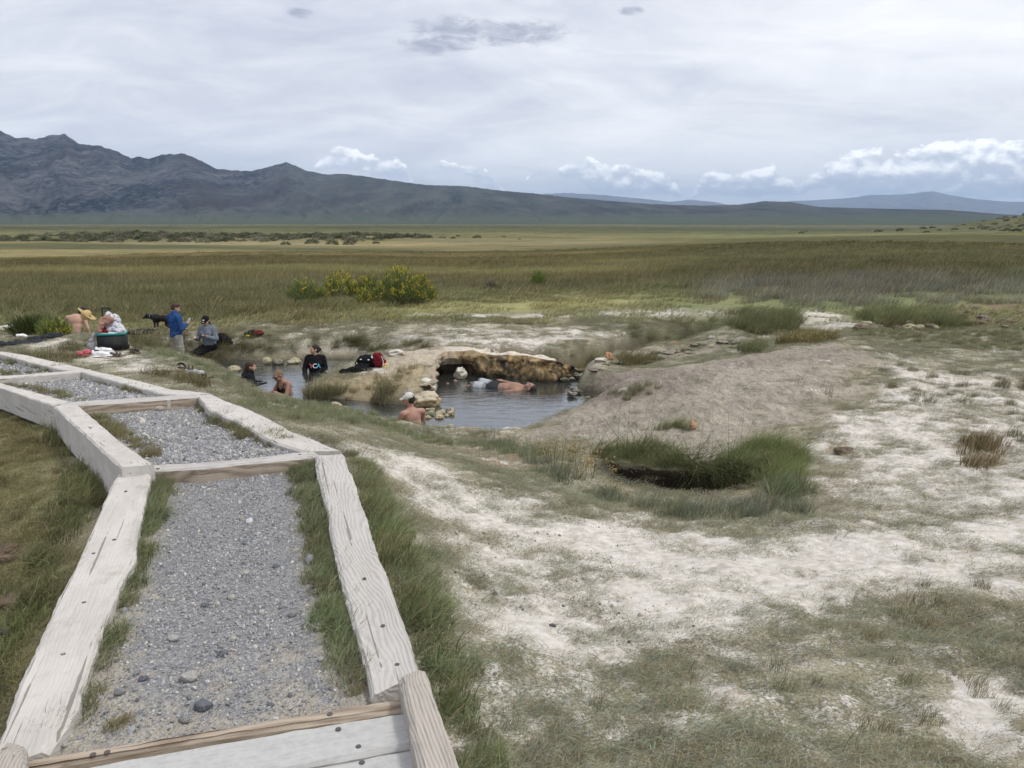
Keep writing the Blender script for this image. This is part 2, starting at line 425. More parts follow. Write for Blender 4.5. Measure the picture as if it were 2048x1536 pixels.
def grid_mesh(name, X, Y, Z):
    nr, nc = X.shape
    me = bpy.data.meshes.new(name)
    me.vertices.add(nr * nc); me.vertices.foreach_set('co', np.stack([X, Y, Z], -1).astype(np.float32).ravel())
    idx = np.arange(nr * nc).reshape(nr, nc)
    q = np.stack([idx[:-1, :-1], idx[:-1, 1:], idx[1:, 1:], idx[1:, :-1]], -1).reshape(-1, 4)[:, ::-1]
    me.loops.add(q.size); me.loops.foreach_set('vertex_index', q.ravel().astype(np.int32))
    me.polygons.add(len(q)); me.polygons.foreach_set('loop_start', np.arange(0, q.size, 4, dtype=np.int32))
    me.update(calc_edges=True)
    me.polygons.foreach_set('use_smooth', np.ones(len(q), bool)); me.update()
    return me


def vcol(me, name, arr):
    a = me.color_attributes.new(name, 'FLOAT_COLOR', 'POINT')
    arr = np.asarray(arr, np.float32)
    if arr.shape[-1] == 3:
        arr = np.concatenate([arr, np.ones(arr.shape[:-1] + (1,), np.float32)], -1)
    a.data.foreach_set('color', arr.reshape(-1))


def structure(name, me, mat):
    o = bpy.data.objects.new(name, me); COL.objects.link(o)
    if mat:
        me.materials.append(mat)
    o['kind'] = 'structure'
    return o


def lerp(a, b, t):
    return a + (b - a) * t[..., None]


c = lambda *v: np.array(v, float)
# the meadow's own broad colours: yellow-green turf, rust-brown sedge, dark rush, pale dry flats
BANDS = [(24, (.255, .25, .13)), (33, (.24, .24, .12)), (36, (.165, .16, .085)), (41, (.165, .14, .068)), (44, (.25, .24, .105)), (50, (.23, .22, .10)), (53, (.135, .12, .055)), (60, (.105, .10, .048)), (66, (.155, .125, .058)), (70, (.24, .21, .105)), (77, (.21, .18, .09)),
         (81, (.105, .105, .05)), (92, (.09, .10, .047)), (98, (.18, .155, .075)), (112, (.26, .225, .13)), (128, (.20, .18, .095)), (150, (.115, .11, .055)), (200, (.165, .155, .075)), (260, (.105, .11, .055)), (360, (.10, .102, .052)), (520, (.062, .07, .038)), (900, (.09, .096, .058)), (1300, (.13, .13, .085)), (1800, (.06, .072, .046)), (2600, (.055, .07, .05)), (9000, (.055, .07, .05))]


def meadow(x, y):
    """the broad colours of the meadow: turf, sedge and rush in belts across the flat"""
    d = np.hypot(x, y); n_a = fbm(x * .05, y * .16, 41, 5); n_b = fbm(x * .016, y * .05, 43, 5); n_c = fbm(x * .35, y * .6, 45, 4)
    dn = y * (1 + .55 * (n_b - .5) + .10 * (n_a - .5)) + .02 * x; st = np.log([q for q, _ in BANDS]); l = np.log(np.maximum(dn, 2))
    t_ = np.stack([np.interp(l, st, [k[i] for _, k in BANDS]) for i in range(3)], -1)
    rgt = sstep(x / np.maximum(y, .1), .06, .30)
    br = np.stack([np.interp(l, np.log([24, 30, 36, 44, 50, 70, 95, 120, 170, 300]), v_) for v_ in ((.215, .195, .14, .095, .125, .080, .090, .125, .17, .09), (.235, .215, .15, .092, .127, .082, .088, .12, .17, .10), (.125, .115, .075, .042, .062, .036, .038, .05, .08, .055))], -1)
    t_ = lerp(t_, br, rgt * sstep(dn, 320, 200)); t_ = lerp(t_, t_ * np.array([.72, .78, .72]), sstep(n_c, .5, .66) * .7); t_ = lerp(t_, t_ * np.array([1.3, 1.25, 1.15]), sstep(n_a, .52, .64) * .7)
    return t_, dn, rgt, n_a, n_b, n_c


tint, dn, rgt, n_a, n_b, n_c = meadow(GX, GY)
tur = np.zeros(GX.shape + (3,)) + c(.315, .30, .235)
tur = lerp(tur, c(.26, .255, .19), sstep(n_c, .45, .62) * .8)
col = lerp(tur, tint, sstep(GD, 19, 27))
col = lerp(col, c(.50, .46, .395), ZN['white'] * .85)
col = lerp(col, c(.262, .242, .226), ZN['mud'] * (1 - .25 * n_c)); col = lerp(col, c(.19, .168, .155), ZN['mud'] * np.clip(mask(GX, GY, [(1150, 790), (1180, 755), (1310, 735), (1420, 745), (1400, 790), (1230, 815), (1170, 812)], .5) * .9 + .55 * sstep(n_c, .55, .7), 0, 1)); col = lerp(col, c(.23, .175, .115), ZN['dirt']); col = lerp(col, c(.345, .295, .215), ZN['ochre'])
lf = mask(GX, GY, [(0, 1536), (90, 1450), (230, 940), (100, 830), (0, 780), (-300, 780), (-400, 1536)], .3)
col = lerp(col, c(.17, .165, .09), lf * .9)
sd_shore, _ = poly_sd(GX[(GD < 45)], GY[(GD < 45)], _s)
wet = np.zeros(GX.shape); wet[GD < 45] = sstep(sd_shore, 0.25, -0.05)
col = lerp(col, c(.07, .062, .045), wet)
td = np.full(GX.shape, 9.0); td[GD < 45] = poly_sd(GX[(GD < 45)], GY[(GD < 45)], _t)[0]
col = lerp(col, c(.014, .011, .008), sstep(td, .34, .10))  # wet earth of the trench, with the pit's black shade painted into the colour
white = ZN['white'] * (1 - wet) * (1 - .6 * ZN['mud'])
white = np.maximum(white, .34 * ZN['mud'] * sstep(fbm(GX * .9, GY * 2.2, 47, 4), .48, .64))
white = white * (1 - .6 * ZN['dirt'])
white = np.minimum(white * 1.22, 1)
crust = np.maximum(white, .57 * sstep(GD, 26, 22) * (1 - ZN['mud']) * (1 - lf) * (1 - wet))
crust = np.maximum(crust, .35 * sstep(n_b, .60, .66) * sstep(GD, 50, 120) * sstep(GD, 600, 400))
crust *= (1 - ZN['ochre'] * .6) * sstep(td, .15, .45)
gme = grid_mesh('ground', GX, GY, GZ)
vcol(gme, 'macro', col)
vcol(gme, 'zone', np.stack([crust, ZN['mud'], sstep(GD, 19, 27), wet], -1))


def mat(name):
    m = bpy.data.materials.new(name); m.use_nodes = True; m.node_tree.nodes.clear()
    t = NT(m.node_tree); out = t.add('ShaderNodeOutputMaterial'); b = t.add('ShaderNodeBsdfPrincipled')
    t.l.new(b.outputs[0], out.inputs[0]); t.b = b; t.out = out
    t.co = t.add('ShaderNodeTexCoord').outputs['Object']
    b.inputs['Specular IOR Level'].default_value = 0.25; b.inputs['Roughness'].default_value = 0.85
    return m, t


m_ground, t = mat('turf_and_crust')
P_ = t.co
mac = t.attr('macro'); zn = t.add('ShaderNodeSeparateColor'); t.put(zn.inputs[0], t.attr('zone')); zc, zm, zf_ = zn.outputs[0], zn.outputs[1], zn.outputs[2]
nl = t.noise(P_, 0.9, 5, .6); nm = t.noise(t.mapping(P_, rot=(0, 0, .5), scale=(1, .55, 1)), 8.0, 7, .7, .8); nf = t.noise(P_, 60, 5, .72); nh = t.noise(t.mapping(P_, rot=(0, 0, .9), scale=(1, .22, 1)), 160, 3, .65)
v = t.math('ADD', t.math('MULTIPLY', nm, .44), t.math('MULTIPLY', nf, .56))
v = t.math('ADD', t.math('MULTIPLY', v, .80), t.math('MULTIPLY', nl, .20))
thr = t.math('SUBTRACT', 0.655, t.math('MULTIPLY', zc, 0.25))
cr = t.ss(t.math('SUBTRACT', v, thr), -0.014, 0.022)
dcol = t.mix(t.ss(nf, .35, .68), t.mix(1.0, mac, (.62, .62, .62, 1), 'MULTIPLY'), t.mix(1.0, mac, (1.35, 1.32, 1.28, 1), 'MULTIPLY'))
dcol = t.mix(t.math('MULTIPLY', t.ss(nh, .42, .62), t.math('SUBTRACT', 1.0, zf_)), dcol, t.mix(1.0, dcol, (1.45, 1.38, 1.15, 1), 'MULTIPLY'))
wcol = t.ramp(t.noise(P_, 14, 6, .65), [(.3, (.44, .385, .315)), (.48, (.62, .575, .515)), (.68, (.77, .735, .685))])
fc = t.mix(cr, dcol, wcol)
mudm = t.ramp(t.noise(t.mapping(P_, rot=(0, 0, .3), scale=(1, .4, 1)), 9, 6, .65, 1.0), [(.32, (.62, .58, .55)), (.5, (1, 1, 1)), (.7, (1.3, 1.28, 1.25))])
fc = t.mix(zm, fc, t.mix(1.0, fc, mudm, 'MULTIPLY'))
far_n = t.noise(t.mapping(P_, scale=(.25, 1, 1)), .22, 8, .7)
fc = t.mix(t.math('MULTIPLY', zf_, .85), fc, t.mix(1.0, fc, t.ramp(far_n, [(.3, (.62, .62, .6)), (.5, (1, 1, 1)), (.7, (1.35, 1.32, 1.2))]), 'MULTIPLY'))
# dark flecks of gravel and litter
fl = t.math('LESS_THAN', t.vor(P_, 38), .13); fl = t.math('MULTIPLY', fl, t.ss(t.noise(P_, 3, 3), .45, .6)); fl = t.math('MULTIPLY', fl, t.math('SUBTRACT', 1.0, zf_))
fc = t.mix(t.math('MULTIPLY', fl, .55), fc, (.16, .15, .145, 1))
t.put(t.b.inputs['Base Color'], fc)
hgt = t.math('ADD', t.math('MULTIPLY', nf, .5), t.math('MULTIPLY', nm, 1.2)); hgt = t.math('ADD', hgt, t.math('MULTIPLY', cr, .15))
t.put(t.b.inputs['Normal'], t.bump(hgt, t.math('MULTIPLY_ADD', zm, -.35, .65), .05))
t.b.inputs['Roughness'].default_value = .95; t.b.inputs['Specular IOR Level'].default_value = .12
ground = structure('ground', gme, m_ground)

# ------------------------------------------------------------------ water
m_water, t = mat('spring_water')
rip = t.noise(t.mapping(P_ if False else t.co, rot=(0, 0, .15), scale=(.55, 2.0, 1)), 3.2, 4, .55, .7)
rip2 = t.noise(t.mapping(t.co, scale=(.8, 1.6, 1)), 14, 3, .5)
nrm = t.bump(t.math('ADD', rip, t.math('MULTIPLY', rip2, .12)), .17, .06)
gl = t.add('ShaderNodeBsdfGlossy'); gl.inputs['Roughness'].default_value = .03; gl.inputs['Color'].default_value = (.9, .92, .95, 1); t.put(gl.inputs['Normal'], nrm)
tr = t.add('ShaderNodeBsdfTransparent'); tr.inputs['Color'].default_value = (.42, .43, .38, 1)
df = t.add('ShaderNodeBsdfDiffuse'); df.inputs['Color'].default_value = (.055, .062, .058, 1); t.put(df.inputs['Normal'], nrm)
mx = t.add('ShaderNodeMixShader'); mx.inputs[0].default_value = .62; t.l.new(tr.outputs[0], mx.inputs[1]); t.l.new(df.outputs[0], mx.inputs[2])
fr = t.add('ShaderNodeFresnel'); fr.inputs[0].default_value = 1.6; t.put(fr.inputs['Normal'], nrm)
mx2 = t.add('ShaderNodeMixShader'); t.put(mx2.inputs[0], t.math('MULTIPLY', fr.outputs[0], 1.45, clamp=True)); t.l.new(mx.outputs[0], mx2.inputs[1]); t.l.new(gl.outputs[0], mx2.inputs[2])
t.l.new(mx2.outputs[0], t.out.inputs[0])


def flat_poly(name, P, z, grow=0.0):
    bm = bmesh.new(); P = np.asarray(P)
    vs = [bm.verts.new((p[0], p[1], z)) for p in P]
    es = [bm.edges.new((vs[i], vs[(i + 1) % len(vs)])) for i in range(len(vs))]
    bmesh.ops.triangle_fill(bm, use_beauty=True, edges=es)
    bmesh.ops.recalc_face_normals(bm, faces=bm.faces)
    for f_ in bm.faces:
        if f_.normal.z < 0:
            f_.normal_flip()
    me = bpy.data.meshes.new(name); bm.to_mesh(me); bm.free(); return me


def offset_poly(P, d):
    P = np.asarray(P, float); n = len(P); out = []
    A = 0.5 * sum(P[i][0] * P[(i + 1) % n][1] - P[(i + 1) % n][0] * P[i][1] for i in range(n)); sg = 1 if A > 0 else -1
    for i in range(n):
        e1 = P[i] - P[i - 1]; e2 = P[(i + 1) % n] - P[i]
        n1 = np.array([e1[1], -e1[0]]) / np.linalg.norm(e1); n2 = np.array([e2[1], -e2[0]]) / np.linalg.norm(e2)
        b = n1 + n2; b = b / max(np.linalg.norm(b), .35)
        out.append(P[i] + sg * b * d)
    return np.array(out)


# one level sheet; the banks cut its outline
lo, hi = _s.min(0) - 1, _s.max(0) + 1
wme = bpy.data.meshes.new('water'); wme.from_pydata([(lo[0], lo[1], 0), (hi[0], lo[1], 0), (hi[0], hi[1], 0), (lo[0], hi[1], 0)], [], [(0, 1, 2, 3)])
water = structure('water', wme, m_water)
tw = flat_poly('trench_water', offset_poly(_t, .1), 0.10); structure('stream_water', tw, m_water)

# ------------------------------------------------------------------ mountains
CREST = [(-700, 250), (-300, 235), (-120, 250), (0, 261), (30, 275), (75, 278), (100, 270), (130, 269), (160, 288), (200, 292), (240, 305), (262, 317), (280, 313), (300, 317), (330, 308), (370, 307), (400, 320), (430, 337),
         (470, 341), (500, 342), (540, 333), (573, 324), (610, 340), (650, 349), (690, 348), (740, 354), (800, 363), (850, 370), (930, 372), (1000, 381), (1060, 386), (1120, 393), (1200, 400), (1300, 408), (1400, 411),
         (1480, 409), (1530, 402), (1580, 404), (1640, 414), (1750, 417), (1900, 420), (2000, 428), (2048, 431), (2300, 436), (2800, 437)]
FAR1 = [(1000, 408), (1060, 394), (1085, 388), (1130, 386), (1190, 389), (1240, 393), (1310, 400), (1340, 404), (1380, 399), (1430, 404), (1460, 410), (1540, 414), (1640, 414)]
FAR2 = [(1480, 416), (1580, 402), (1620, 401), (1700, 396), (1740, 390), (1800, 389), (1830, 386), (1865, 382), (1900, 390), (1950, 398), (2010, 403), (2048, 404), (2200, 402), (2500, 410)]


def ridge(name, pts, r0, rc, r1, seed, spur, m, az_n=700, rn=120, z0=-8.0, rough=1.0):
    A = np.array([azel(p, q) for p, q in pts])
    a = np.linspace(A[0, 0], A[-1, 0], az_n); e = np.interp(a, A[:, 0], A[:, 1])
    r = np.concatenate([np.linspace(r0, rc, rn), np.linspace(rc, r1, 14)[1:]])
    a2, r2 = np.meshgrid(a, r)
    H = np.tan(np.interp(a2, A[:, 0], A[:, 1])) * rc + CAM_Z - z0
    jag = (fbm(a2 * 260, a2 * 0 + seed, seed, 4) - .5) * 0.03 * rough
    u = np.clip((r2 - r0) / (rc - r0), 0, 1); back = np.clip((r2 - rc) / (r1 - rc), 0, 1)
    ax = a2 * rc / 1000
    axs = ax + (r2 - rc) / 4200
    sp = np.abs(fbm(axs * 1.4 + 0.35 * fbm(ax * .7, r2 / 2500, seed + 9, 3), r2 / 9000, seed + 1, 5) - .5) * 2
    sp2 = np.abs(fbm(ax * 3.7 - (r2 - rc) / 2600, r2 / 4200, seed + 5, 5) - .5) * 2
    prof = u ** 1.25
    z = H * (prof * (1 + jag * prof) - spur * (sp * 1.5 + sp2 * .6) * np.sin(np.pi * np.clip(u, 0, 1)) ** .8 * (1 - u * .5) * (1 - u) ** .5)
    z = np.maximum(z, H * prof * .12)
    z = np.where(back > 0, H * (1 - back) * (1 + jag * (1 - back)), z) + z0 - (u <= 0) * 4
    me = grid_mesh(name, np.sin(a2) * r2, np.cos(a2) * r2, z)
    return structure(name, me, m)


m_mount, t = mat('wooded_mountain')
km = t.mapping(t.co, scale=(.001, .00028, .001))
geo = t.add('ShaderNodeNewGeometry'); nz = t.sep(geo.outputs['Normal'])[2]
tree = t.noise(km, 34, 6, .78); patch = t.noise(km, 1.6, 5, .6, .6); px_ = t.sep(t.co)[0]; pz_ = t.sep(t.co)[2]
wood = t.math('ADD', t.math('MULTIPLY', tree, .6), t.math('MULTIPLY', patch, .4))
lef = t.ss(px_, -1200.0, -2600.0)
wd = t.ss(wood, t.math('SUBTRACT', .565, t.math('MULTIPLY', lef, .055)), t.math('SUBTRACT', .60, t.math('MULTIPLY', lef, .05)))
wd = t.math('MULTIPLY', wd, t.ss(pz_, 10.0, 55.0))
bare = t.mix(lef, t.ramp(t.noise(km, 5, 6, .65), [(.36, (.040, .048, .048)), (.62, (.092, .095, .085))]), t.ramp(t.noise(km, 9, 6, .7), [(.38, (.045, .05, .062)), (.62, (.125, .122, .13))]))
bare = t.mix(t.ss(t.noise(km, 2.2, 4), .52, .66), bare, (.05, .046, .05, 1))
bare = t.mix(t.ss(pz_, 70.0, 0.0), bare, (.085, .10, .075, 1))
t.put(t.b.inputs['Base Color'], t.mix(wd, bare, (.014, .021, .030, 1)))
t.put(t.b.inputs['Normal'], t.bump(tree, .6, 30)); t.b.inputs['Specular IOR Level'].default_value = 0
ridge('mountains', CREST, 4300, 8200, 12500, 5, .23, m_mount, az_n=1100, rn=200)
m_far, t = mat('bare_far_range')
t.put(t.b.inputs['Base Color'], t.ramp(t.noise(t.mapping(t.co, scale=(.001,) * 3), 1.2, 6, .65), [(.35, (.10, .11, .12)), (.65, (.20, .20, .21))])); t.b.inputs['Specular IOR Level'].default_value = 0
ridge('far_mountains', FAR1, 19000, 26000, 32000, 15, .22, m_far, 300, 50)
ridge('far_mountain_range', FAR2, 22000, 33000, 40000, 25, .25, m_far, 300, 50)

# ------------------------------------------------------------------ air
hm = bpy.data.materials.new('air'); hm.use_nodes = True; hm.node_tree.nodes.clear(); t = NT(hm.node_tree)
vo = t.add('ShaderNodeVolumePrincipled'); vo.inputs['Color'].default_value = (.50, .70, 1.0, 1); vo.inputs['Density'].default_value = 3.1e-5
vo.inputs['Anisotropy'].default_value = 0.0
ho = t.add('ShaderNodeOutputMaterial'); t.l.new(vo.outputs[0], ho.inputs['Volume'])
bm = bmesh.new(); bmesh.ops.create_cube(bm, size=1.0)
bmesh.ops.scale(bm, vec=(94000, 94000, 1620), verts=bm.verts); bmesh.ops.translate(bm, vec=(0, 0, 796), verts=bm.verts)
me = bpy.data.meshes.new('haze'); bm.to_mesh(me); bm.free(); me.materials.append(hm)
haze = bpy.data.objects.new('haze', me); COL.objects.link(haze); haze['kind'] = 'stuff'

# ------------------------------------------------------------------ building blocks
def tag(o, label, cat, group=None):
    o['label'] = label; o['category'] = cat
    if group:
        o['group'] = group
    return o


def empty(name, loc=(0, 0, 0), rot=(0, 0, 0), label=None, cat=None, group=None):
    o = bpy.data.objects.new(name, None); COL.objects.link(o); o.location = loc; o.rotation_euler = rot; o.empty_display_size = .1
    if label:
        tag(o, label, cat, group)
    return o


def link(name, bm, m, parent=None, smooth=True):
    me = bpy.data.meshes.new(name); bm.to_mesh(me); bm.free()
    for mm in (m if isinstance(m, (list, tuple)) else [m]):
        me.materials.append(mm)
    if smooth:
        me.polygons.foreach_set('use_smooth', np.ones(len(me.polygons), bool))
    o = bpy.data.objects.new(name, me); COL.objects.link(o); o.parent = parent
    return o


def simple(name, colr, rough=.8, spec=.25, bump=0, bscale=60, var=.25, vscale=8, sheen=0):
    m, t = mat(name)
    n = t.noise(t.co, vscale, 5, .6)
    t.put(t.b.inputs['Base Color'], t.mix(t.ss(n, .3, .7), tuple(q * (1 - var) for q in colr), tuple(min(q * (1 + var), 1) for q in colr)))
    if bump:
        t.put(t.b.inputs['Normal'], t.bump(t.noise(t.co, bscale, 4, .6), bump, .01))
    t.b.inputs['Roughness'].default_value = rough; t.b.inputs['Specular IOR Level'].default_value = spec
    return m


def wood_mat(name, pale, dark, gscale=1.0, ring=9.0, bleach=.5, wav=.42):
    """weathered softwood, grain along local X"""
    m, t = mat(name)
    oi = t.add('ShaderNodeObjectInfo'); rnd = oi.outputs['Random']
    off = t.comb(t.math('MULTIPLY', rnd, 37.0), t.math('MULTIPLY', rnd, 11.0), t.math('MULTIPLY', rnd, 5.0))
    p = t.vmath('ADD', t.co, off)
    warp = t.noise(t.mapping(p, scale=(1.6, 6, 6)), 1.0, 3, .5)
    y = t.sep(p)[1]; z = t.sep(p)[2]
    knot = t.noise(t.mapping(p, scale=(1.2, 3.0, 3.0)), 1.3, 2, .4)
    g = t.math('ADD', t.math('MULTIPLY', t.math('ADD', y, t.math('MULTIPLY', z, .6)), 34.0 * gscale), t.math('MULTIPLY', knot, ring))
    g = t.math('ADD', g, t.math('MULTIPLY', warp, 2.2))
    g = t.math('MULTIPLY_ADD', t.math('SINE', t.math('MULTIPLY', g, 6.283)), .5, .5)
    fib = t.noise(t.mapping(p, scale=(5, 190, 190)), 1.0, 4, .65)
    gg = t.math('ADD', t.math('MULTIPLY', g, wav), t.math('MULTIPLY', fib, 1.12 - wav))
    mid = tuple(a * .55 + b * .45 for a, b in zip(pale, dark))
    cc = t.ramp(gg, [(.22, dark), (.45, mid), (.75, pale)])
    blot = t.ss(t.noise(t.mapping(p, scale=(2, 5, 5)), 1.2, 5, .65), .38, .62)
    cc = t.mix(t.math('MULTIPLY', blot, bleach), cc, tuple(min(q * 1.12, .9) for q in pale))
    stain = t.ss(t.noise(p, 5.5, 6, .75), .54, .72)
    cc = t.mix(t.math('MULTIPLY', stain, .5), cc, (.29, .25, .21, 1))
    crack = t.ss(t.noise(t.mapping(p, scale=(1.1, 46, 46)), 1.0, 2, .5), .66, .69)
    cc = t.mix(t.math('MULTIPLY', crack, .7), cc, (.16, .14, .12, 1))
    geo_ = t.add('ShaderNodeNewGeometry')
    t.put(t.b.inputs['Base Color'], cc)
    t.put(t.b.inputs['Normal'], t.bump(t.math('SUBTRACT', gg, crack), .55, .008))
    t.b.inputs['Roughness'].default_value = .9; t.b.inputs['Specular IOR Level'].default_value = .12
    return m


m_white = wood_mat('bleached_timber', (.53, .50, .465), (.41, .38, .345), 1.8, 9.0, .75, .16)
m_grain = wood_mat('grained_timber', (.50, .475, .45), (.33, .305, .275), 1.5, 16.0, .35, .36)
m_rough = wood_mat('silvered_timber', (.46, .42, .375), (.24, .205, .17), 2.6, 8.0, .2, .34)
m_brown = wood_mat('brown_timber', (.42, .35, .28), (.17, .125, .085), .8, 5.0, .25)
m_steel = simple('rusty_screw', (.09, .08, .075), .6, .4)


def timber(name, inner, outer, depth, m, label, group, round_end=0.0, seed=1, screws=(), face=None):
    """a squared timber whose top face runs between two edges, given as matching lists of points"""
    I = [Vector(p) for p in inner]; O = [Vector(p) for p in outer]

    def sample(L, n):
        cum = [0]
        for a, b in zip(L, L[1:]):
            cum.append(cum[-1] + (b - a).length)
        out = []
        for k in range(n):
            s = cum[-1] * k / (n - 1); j = 0
            while j < len(L) - 2 and s > cum[j + 1]:
                j += 1
            f_ = (s - cum[j]) / max(cum[j + 1] - cum[j], 1e-6); out.append(L[j].lerp(L[j + 1], f_))
        return out
    length = (I[-1] - I[0]).length
    n = max(int(length / .035), 8)
    A = sample(I, n); B = sample(O, n)
    mid0 = (A[0] + B[0]) / 2; mid1 = (A[-1] + B[-1]) / 2
    ax = (mid1 - mid0).normalized(); ang_ = math.atan2(ax.y, ax.x)
    org = mid0.lerp(mid1, .5)
    M = Matrix.Translation(org) @ Matrix.Rotation(ang_, 4, 'Z'); Mi = M.inverted()
    bm = bmesh.new(); rings = []
    K = 9
    for k in range(n):
        a, b = A[k], B[k]; w_ = b - a
        jit = lambda s_, q: (mnoise.noise(Vector((k * .11 + seed * 7.3, s_ * 3.1, q)))) * .007 + (mnoise.noise(Vector((k * .9 + seed * 3.3, s_ * 5.1, q)))) * .005
        ring = []
        bev = .014
        prof = [(0, -depth), (0, -depth * .5), (0, -bev), (bev, 0)] + [(None, i / 6) for i in range(1, 6)] + [(-bev, 0), (1, -bev), (1, -depth * .5), (1, -depth)]
        wl = w_.length; wd = w_ / wl
        for q, (s_, zz_) in enumerate(prof):
            if s_ is None:
                p = a + w_ * zz_; p = p + Vector((0, 0, jit(1, q * .4) * .7))
            elif s_ == bev:
                p = a + wd * bev + Vector((0, 0, jit(2, 0)))
            elif s_ == -bev:
                p = b - wd * bev + Vector((0, 0, jit(2, 3)))
            else:
                p = (a if s_ == 0 else b) + Vector((0, 0, zz_)) + wd * (jit(3, s_ * 4 + zz_) * (1.4 if s_ == 0 else -1.4))
            if round_end and k < 6:
                p.z -= round_end * (1 - k / 6) ** 2
            ring.append(bm.verts.new(Mi @ p))
        rings.append(ring)
    for r0, r1 in zip(rings, rings[1:]):
        for q in range(len(r0) - 1):
            bm.faces.new((r0[q], r0[q + 1], r1[q + 1], r1[q]))
    bm.faces.new(list(reversed(rings[0]))); bm.faces.new(rings[-1])
    bmesh.ops.recalc_face_normals(bm, faces=bm.faces)
    o = link(name, bm, m, smooth=False); o.matrix_world = M
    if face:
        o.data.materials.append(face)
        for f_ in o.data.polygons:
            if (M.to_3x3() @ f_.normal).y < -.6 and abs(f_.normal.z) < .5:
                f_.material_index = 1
    tag(o, label, 'timber', group)
    for (f_, g_) in screws:
        k = int(f_ * (n - 1)); p = A[k].lerp(B[k], g_)
        sb = bmesh.new(); bmesh.ops.create_circle(sb, cap_ends=True, radius=.0085, segments=10)
        r_ = bmesh.ops.extrude_face_region(sb, geom=sb.faces[:]); bmesh.ops.translate(sb, vec=(0, 0, .004), verts=[v_ for v_ in r_['geom'] if isinstance(v_, bmesh.types.BMVert)])
        bmesh.ops.recalc_face_normals(sb, faces=sb.faces)
        so = link('screw', sb, m_steel, o, False); so.location = Mi @ (p + Vector((0, 0, -.001)))
    return o


S1 = lambda px, py: on_plane(px, py, 0, 2.10, 0)
Y1 = S1(629, 904).y
S2 = lambda px, py: on_plane(px, py, Y1, 2.10, .128)
Y2 = S2(390, 789).y; Z2 = S2(390, 789).z
S3 = lambda px, py: on_plane(px, py, Y2, Z2, .092)
Y3 = S3(181, 741).y; Z3 = S3(181, 741).z
S4 = lambda px, py: on_plane(px, py, Y3, Z3, .045)
pl = lambda f_, L: [f_(*p) for p in L]
TG = 'timbers edging the gravel steps'
CG = 'timber risers across the gravel path'
timber('side_timber', pl(S1, [(306, 936), (285, 1018), (269, 1116), (222, 1204), (185, 1325), (153, 1417), (95, 1503)][::1]), pl(S1, [(240, 938), (206, 1005), (139, 1153), (60, 1315), (7, 1450), (-32, 1545)]), .22, m_white,
       'smooth whitest timber along the left of the nearest gravel bay', TG, seed=1, screws=((.16, .55), (.42, .45), (.47, .75), (.66, .5), (.8, .5)))
timber('side_timber', pl(S1, [(628, 912), (649, 1009), (686, 1176), (733, 1343), (742, 1394)]), pl(S1, [(687, 908), (723, 1002), (760, 1116), (807, 1236), (842, 1345)]), .22, m_grain,
       'strongly wavy grained timber along the right of the nearest gravel bay', TG, seed=2, screws=((.7, .5), (.86, .55), (.97, .6)))
timber('side_timber', pl(S2, [(154, 808), (205, 851), (246, 885), (309, 929)]), pl(S2, [(108, 813), (164, 864), (202, 899), (241, 934)]), .30, m_white,
       'left timber of the second gravel bay, its pale outer face clear of the grass', TG, seed=3, screws=((.5, .5),))
timber('side_timber', pl(S2, [(393, 791), (420, 820), (478, 844), (533, 878), (601, 901), (628, 903)]), pl(S2, [(424, 789), (455, 803), (496, 817), (547, 841), (581, 861), (684, 901)]), .25, m_white,
       'bent knobbly timber on the right of the second gravel bay', TG, seed=4)
timber('side_timber', pl(S3, [(-60, 752), (0, 766), (138, 803)]), pl(S3, [(-60, 764), (0, 776), (106, 811)]), .28, m_white,
       'timber on the left of the third gravel bay, running out of the picture', TG, seed=5)
timber('side_timber', pl(S3, [(161, 743), (273, 774), (330, 789), (389, 789.5)]), pl(S3, [(184, 740.5), (280, 762), (346, 779), (421, 786)]), .25, m_white,
       'timber on the right of the third gravel bay below the scattered sandals', TG, seed=6)
timber('side_timber', pl(S4, [(-60, 704), (0, 709), (117, 738), (155, 742)]), pl(S4, [(-60, 698), (0, 702.5), (47, 709), (178, 738.5)]), .25, m_white,
       'farthest side timber, beside the last gravel bay at the left edge', TG, seed=7)
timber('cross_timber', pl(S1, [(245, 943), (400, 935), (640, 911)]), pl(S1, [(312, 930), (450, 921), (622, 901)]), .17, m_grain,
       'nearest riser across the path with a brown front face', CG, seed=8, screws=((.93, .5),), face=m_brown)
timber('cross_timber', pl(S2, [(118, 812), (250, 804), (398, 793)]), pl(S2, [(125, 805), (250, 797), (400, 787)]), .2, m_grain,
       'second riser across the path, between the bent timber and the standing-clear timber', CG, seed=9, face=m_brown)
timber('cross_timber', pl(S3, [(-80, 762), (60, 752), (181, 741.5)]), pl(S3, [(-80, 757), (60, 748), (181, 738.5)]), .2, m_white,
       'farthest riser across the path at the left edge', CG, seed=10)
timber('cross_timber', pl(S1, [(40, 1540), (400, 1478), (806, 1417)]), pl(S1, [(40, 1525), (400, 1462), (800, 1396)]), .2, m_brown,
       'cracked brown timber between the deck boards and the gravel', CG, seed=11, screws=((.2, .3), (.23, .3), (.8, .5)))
PD = lambda px, py: on_plane(px, py, 0, 2.20, 0)
timber('kerb_timber', pl(PD, [(797, 1338), (822, 1450), (838, 1536), (850, 1610)]), pl(PD, [(846, 1320), (885, 1430), (921, 1536), (945, 1610)]), .3, m_rough,
       'grey kerb timber with splintered end at the right of the deck', 'kerb timbers of the deck', round_end=.03, seed=12)
timber('kerb_timber', pl(PD, [(48, 1462), (56, 1536), (64, 1620)]), pl(PD, [(4, 1452), (-30, 1536), (-60, 1620)]), .3, m_rough,
       'grey kerb timber with gnawed end at the left of the deck', 'kerb timbers of the deck', round_end=.05, seed=13)

